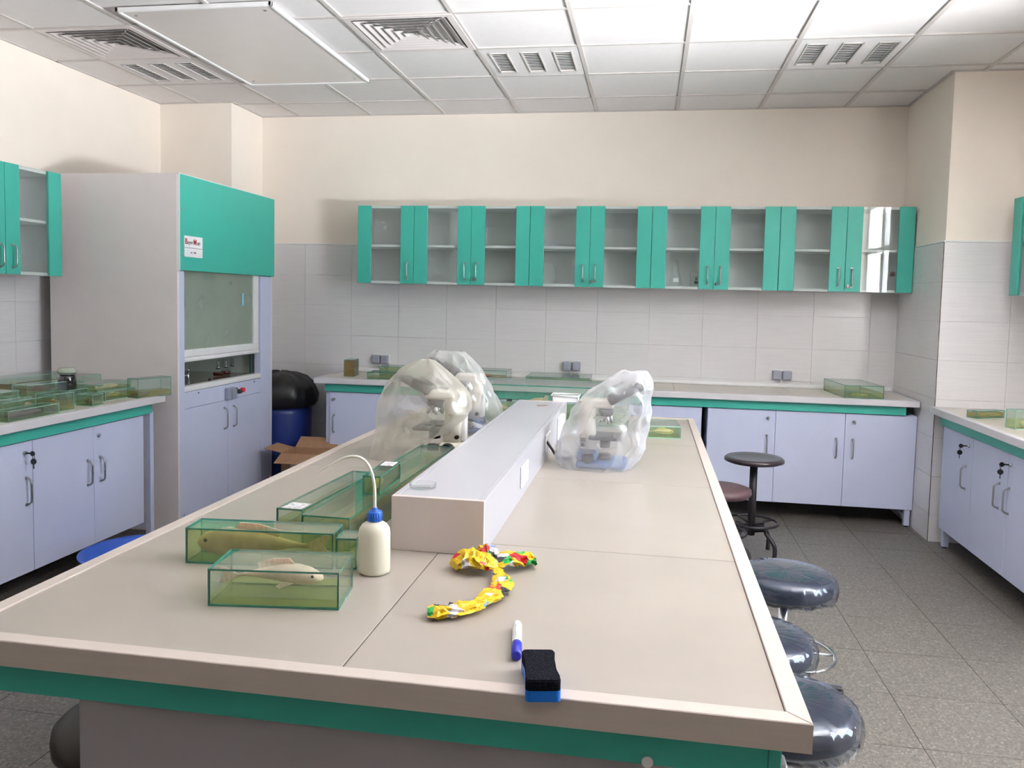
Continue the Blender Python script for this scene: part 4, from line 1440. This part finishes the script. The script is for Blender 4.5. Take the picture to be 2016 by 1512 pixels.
def wrapped_stool(label, loc, rot, seed, seat_h=.50, r=.168, wrap=True, seatm=BLK):
    t = thing('stool', label, 'stool', loc, rot, 'round padded lab stools')
    th = .075
    z = seat_h - th
    B().lathe([(.02, z), (r * .94, z), (r, z + .012), (r * 1.01, z + .035), (r * .99, z + .055), (r * .9, z + .070), (r * .6, z + th), (.01, z + th + .002)], seg=48).obj('seat', seatm, t)
    if wrap:
        n = 144
        rs = []
        for q, zz in ((.80, -.006), (1.03, -.004), (1.05, .02), (1.045, .045), (1.01, .064), (.92, .0745), (.6, .0785), (.3, .081), (.03, .082)):
            ring = []
            for k in range(n):
                a = 2 * PI * k / n
                f = noise.noise(Vector((math.cos(a) * 6 + seed, math.sin(a) * 6, zz * 25)))
                g = noise.noise(Vector((math.cos(a) * 14, math.sin(a) * 14 + seed, zz * 60)))
                amp = .016 if q > .95 else .003 if q > .5 else .0008
                fold = abs(math.sin(a * 13 + 5 * f + seed)) ** .5 * (1 if zz < .05 else .3)
                rr = r * q + (abs(f) * .5 + .3 * g + .55 * fold) * amp
                ring.append(Vector((rr * math.cos(a), rr * math.sin(a), z + zz + (.006 * f if zz < 0 else .0018 * abs(g)))))
            rs.append(ring)
        B().rings(rs, cap0=False).obj('plastic_wrap', WRAP, t)
    B().cyl((0, 0, z - .02), (0, 0, z), .07, .09, seg=24).obj('seat_plate', BLACKM, t)
    B().cyl((0, 0, .09), (0, 0, z - .02), .017, seg=16).cyl((0, 0, .08), (0, 0, .24), .025, seg=16).obj('post', CHROME, t)
    for k in range(5):
        a = 2 * PI * k / 5 + .3
        c, s_ = math.cos(a), math.sin(a)
        B().tube([(c * .02, s_ * .02, .085), (c * .12, s_ * .12, .07), (c * .24, s_ * .24, .045)], [.016, .014, .011], 8).obj('leg', CHROME, t)
        B().cyl((c * .235, s_ * .235, 0), (c * .235, s_ * .235, .04), .018, .014, seg=12).obj('glide', BLACKP, t)
    b = B().tube([(.185 * math.cos(a * PI / 18), .185 * math.sin(a * PI / 18), .20) for a in range(36)], .007, 8, closed=True)
    for k in range(3):
        a = 2 * PI * k / 3
        b.cyl((.02 * math.cos(a), .02 * math.sin(a), .20), (.183 * math.cos(a), .183 * math.sin(a), .20), .006, seg=6)
    b.obj('foot_ring', CHROME, t)
    return t


wrapped_stool('black padded stool in clear plastic wrap, farthest of three along the island', (.527, 3.10, 0), 0, 2)
wrapped_stool('black padded stool in clear plastic wrap, middle of three along the island', (.345, 2.52, 0), .7, 5, seat_h=.49)
wrapped_stool('black padded stool in clear plastic wrap, nearest of three along the island', (.365, 2.08, 0), 1.9, 9)
wrapped_stool('dark unwrapped padded stool tucked under the left end of the island', (-1.165, 1.70, 0), .4, 12, wrap=False, seatm=mat('dark_brown_leatherette', (46, 38, 36), .5), seat_h=.49)

# ------------------------------------------------------------------ floor things at the back left
t = thing('rubbish_barrel', 'blue plastic barrel with red band and a black bin bag beside the fume hood', 'bin', (-2.86, 6.13, 0))
B().lathe([(.20, 0), (.225, .01), (.235, .25), (.24, .55), (.235, .60)], seg=40).obj('barrel_body', mat('navy_plastic', (26, 48, 116), .4), t)
B().lathe([(.242, .598), (.248, .604), (.248, .62), (.240, .624)], seg=40, cap0=False, cap1=False).obj('red_band', mat('red_cord', (190, 30, 46), .5), t)
n = 64
rs = []
for q, zz in ((.262, .60), (.285, .63), (.288, .69), (.272, .74), (.25, .79), (.20, .835), (.12, .86), (.03, .868)):
    ring = []
    for k in range(n):
        a = 2 * PI * k / n
        f = noise.noise(Vector((math.cos(a) * 5, math.sin(a) * 5, zz * 9)))
        ring.append(Vector(((q + .02 * f) * math.cos(a), (q + .02 * f) * math.sin(a), zz + .012 * f)))
    rs.append(ring)
B().rings(rs, cap0=False).obj('bin_bag', mat('black_bin_bag', (22, 20, 22), .4, bump=.4, scale=14), t)

CARD = mat('brown_cardboard', (168, 128, 96), .85, var=.05, scale=20)
t = thing('cardboard_box', 'open brown cardboard box with a printed side in front of the blue barrel', 'box', (-2.42, 5.66, 0), .03)
b = B()
b.box(-.16, .16, -.13, -.127, 0, .33).box(-.16, .16, .127, .13, 0, .33).box(-.16, -.157, -.127, .127, 0, .33).box(.157, .16, -.127, .127, 0, .33).box(-.157, .157, -.127, .127, 0, .003)
b.obj('box_body', CARD, t)
B().box(-.16, .16, -.14, 0, 0, .003, M=Matrix.Translation((0, -.13, .33)) @ Matrix.Rotation(.35, 4, 'X')).obj('flap', CARD, t)
B().box(-.16, .16, 0, .13, 0, .003, M=Matrix.Translation((0, .13, .33)) @ Matrix.Rotation(.5, 4, 'X')).obj('flap', CARD, t)
B().box(-.14, 0, -.12, .12, 0, .003, M=Matrix.Translation((-.16, 0, .33)) @ Matrix.Rotation(.2, 4, 'Y')).obj('flap', CARD, t)
b = B()
b.box(-.09, 0.02, -.1315, -.1302, .17, .29)
b.box(.045, .15, -.1315, -.1302, .15, .28)
b.obj('printed_patch', mat('printed_patch_white', (226, 222, 220), .6, rgb2=(168, 160, 158), scale=50), t)
B().cyl((.05, -.1318, .27), (.05, -.1330, .27), .028, seg=18).obj('red_print', mat('red_print', (200, 44, 40), .6), t)

t = thing('washing_basin', 'round blue plastic basin on the floor under the left cabinets', 'basin', (-2.52, 3.78, 0))
B().lathe([(.20, 0), (.215, .004), (.275, .14), (.295, .150), (.300, .148), (.298, .142), (.282, .140), (.222, .012), (.20, .008), (.02, .008)], seg=56).obj('basin_body', mat('cobalt_plastic', (44, 92, 196), .3), t)
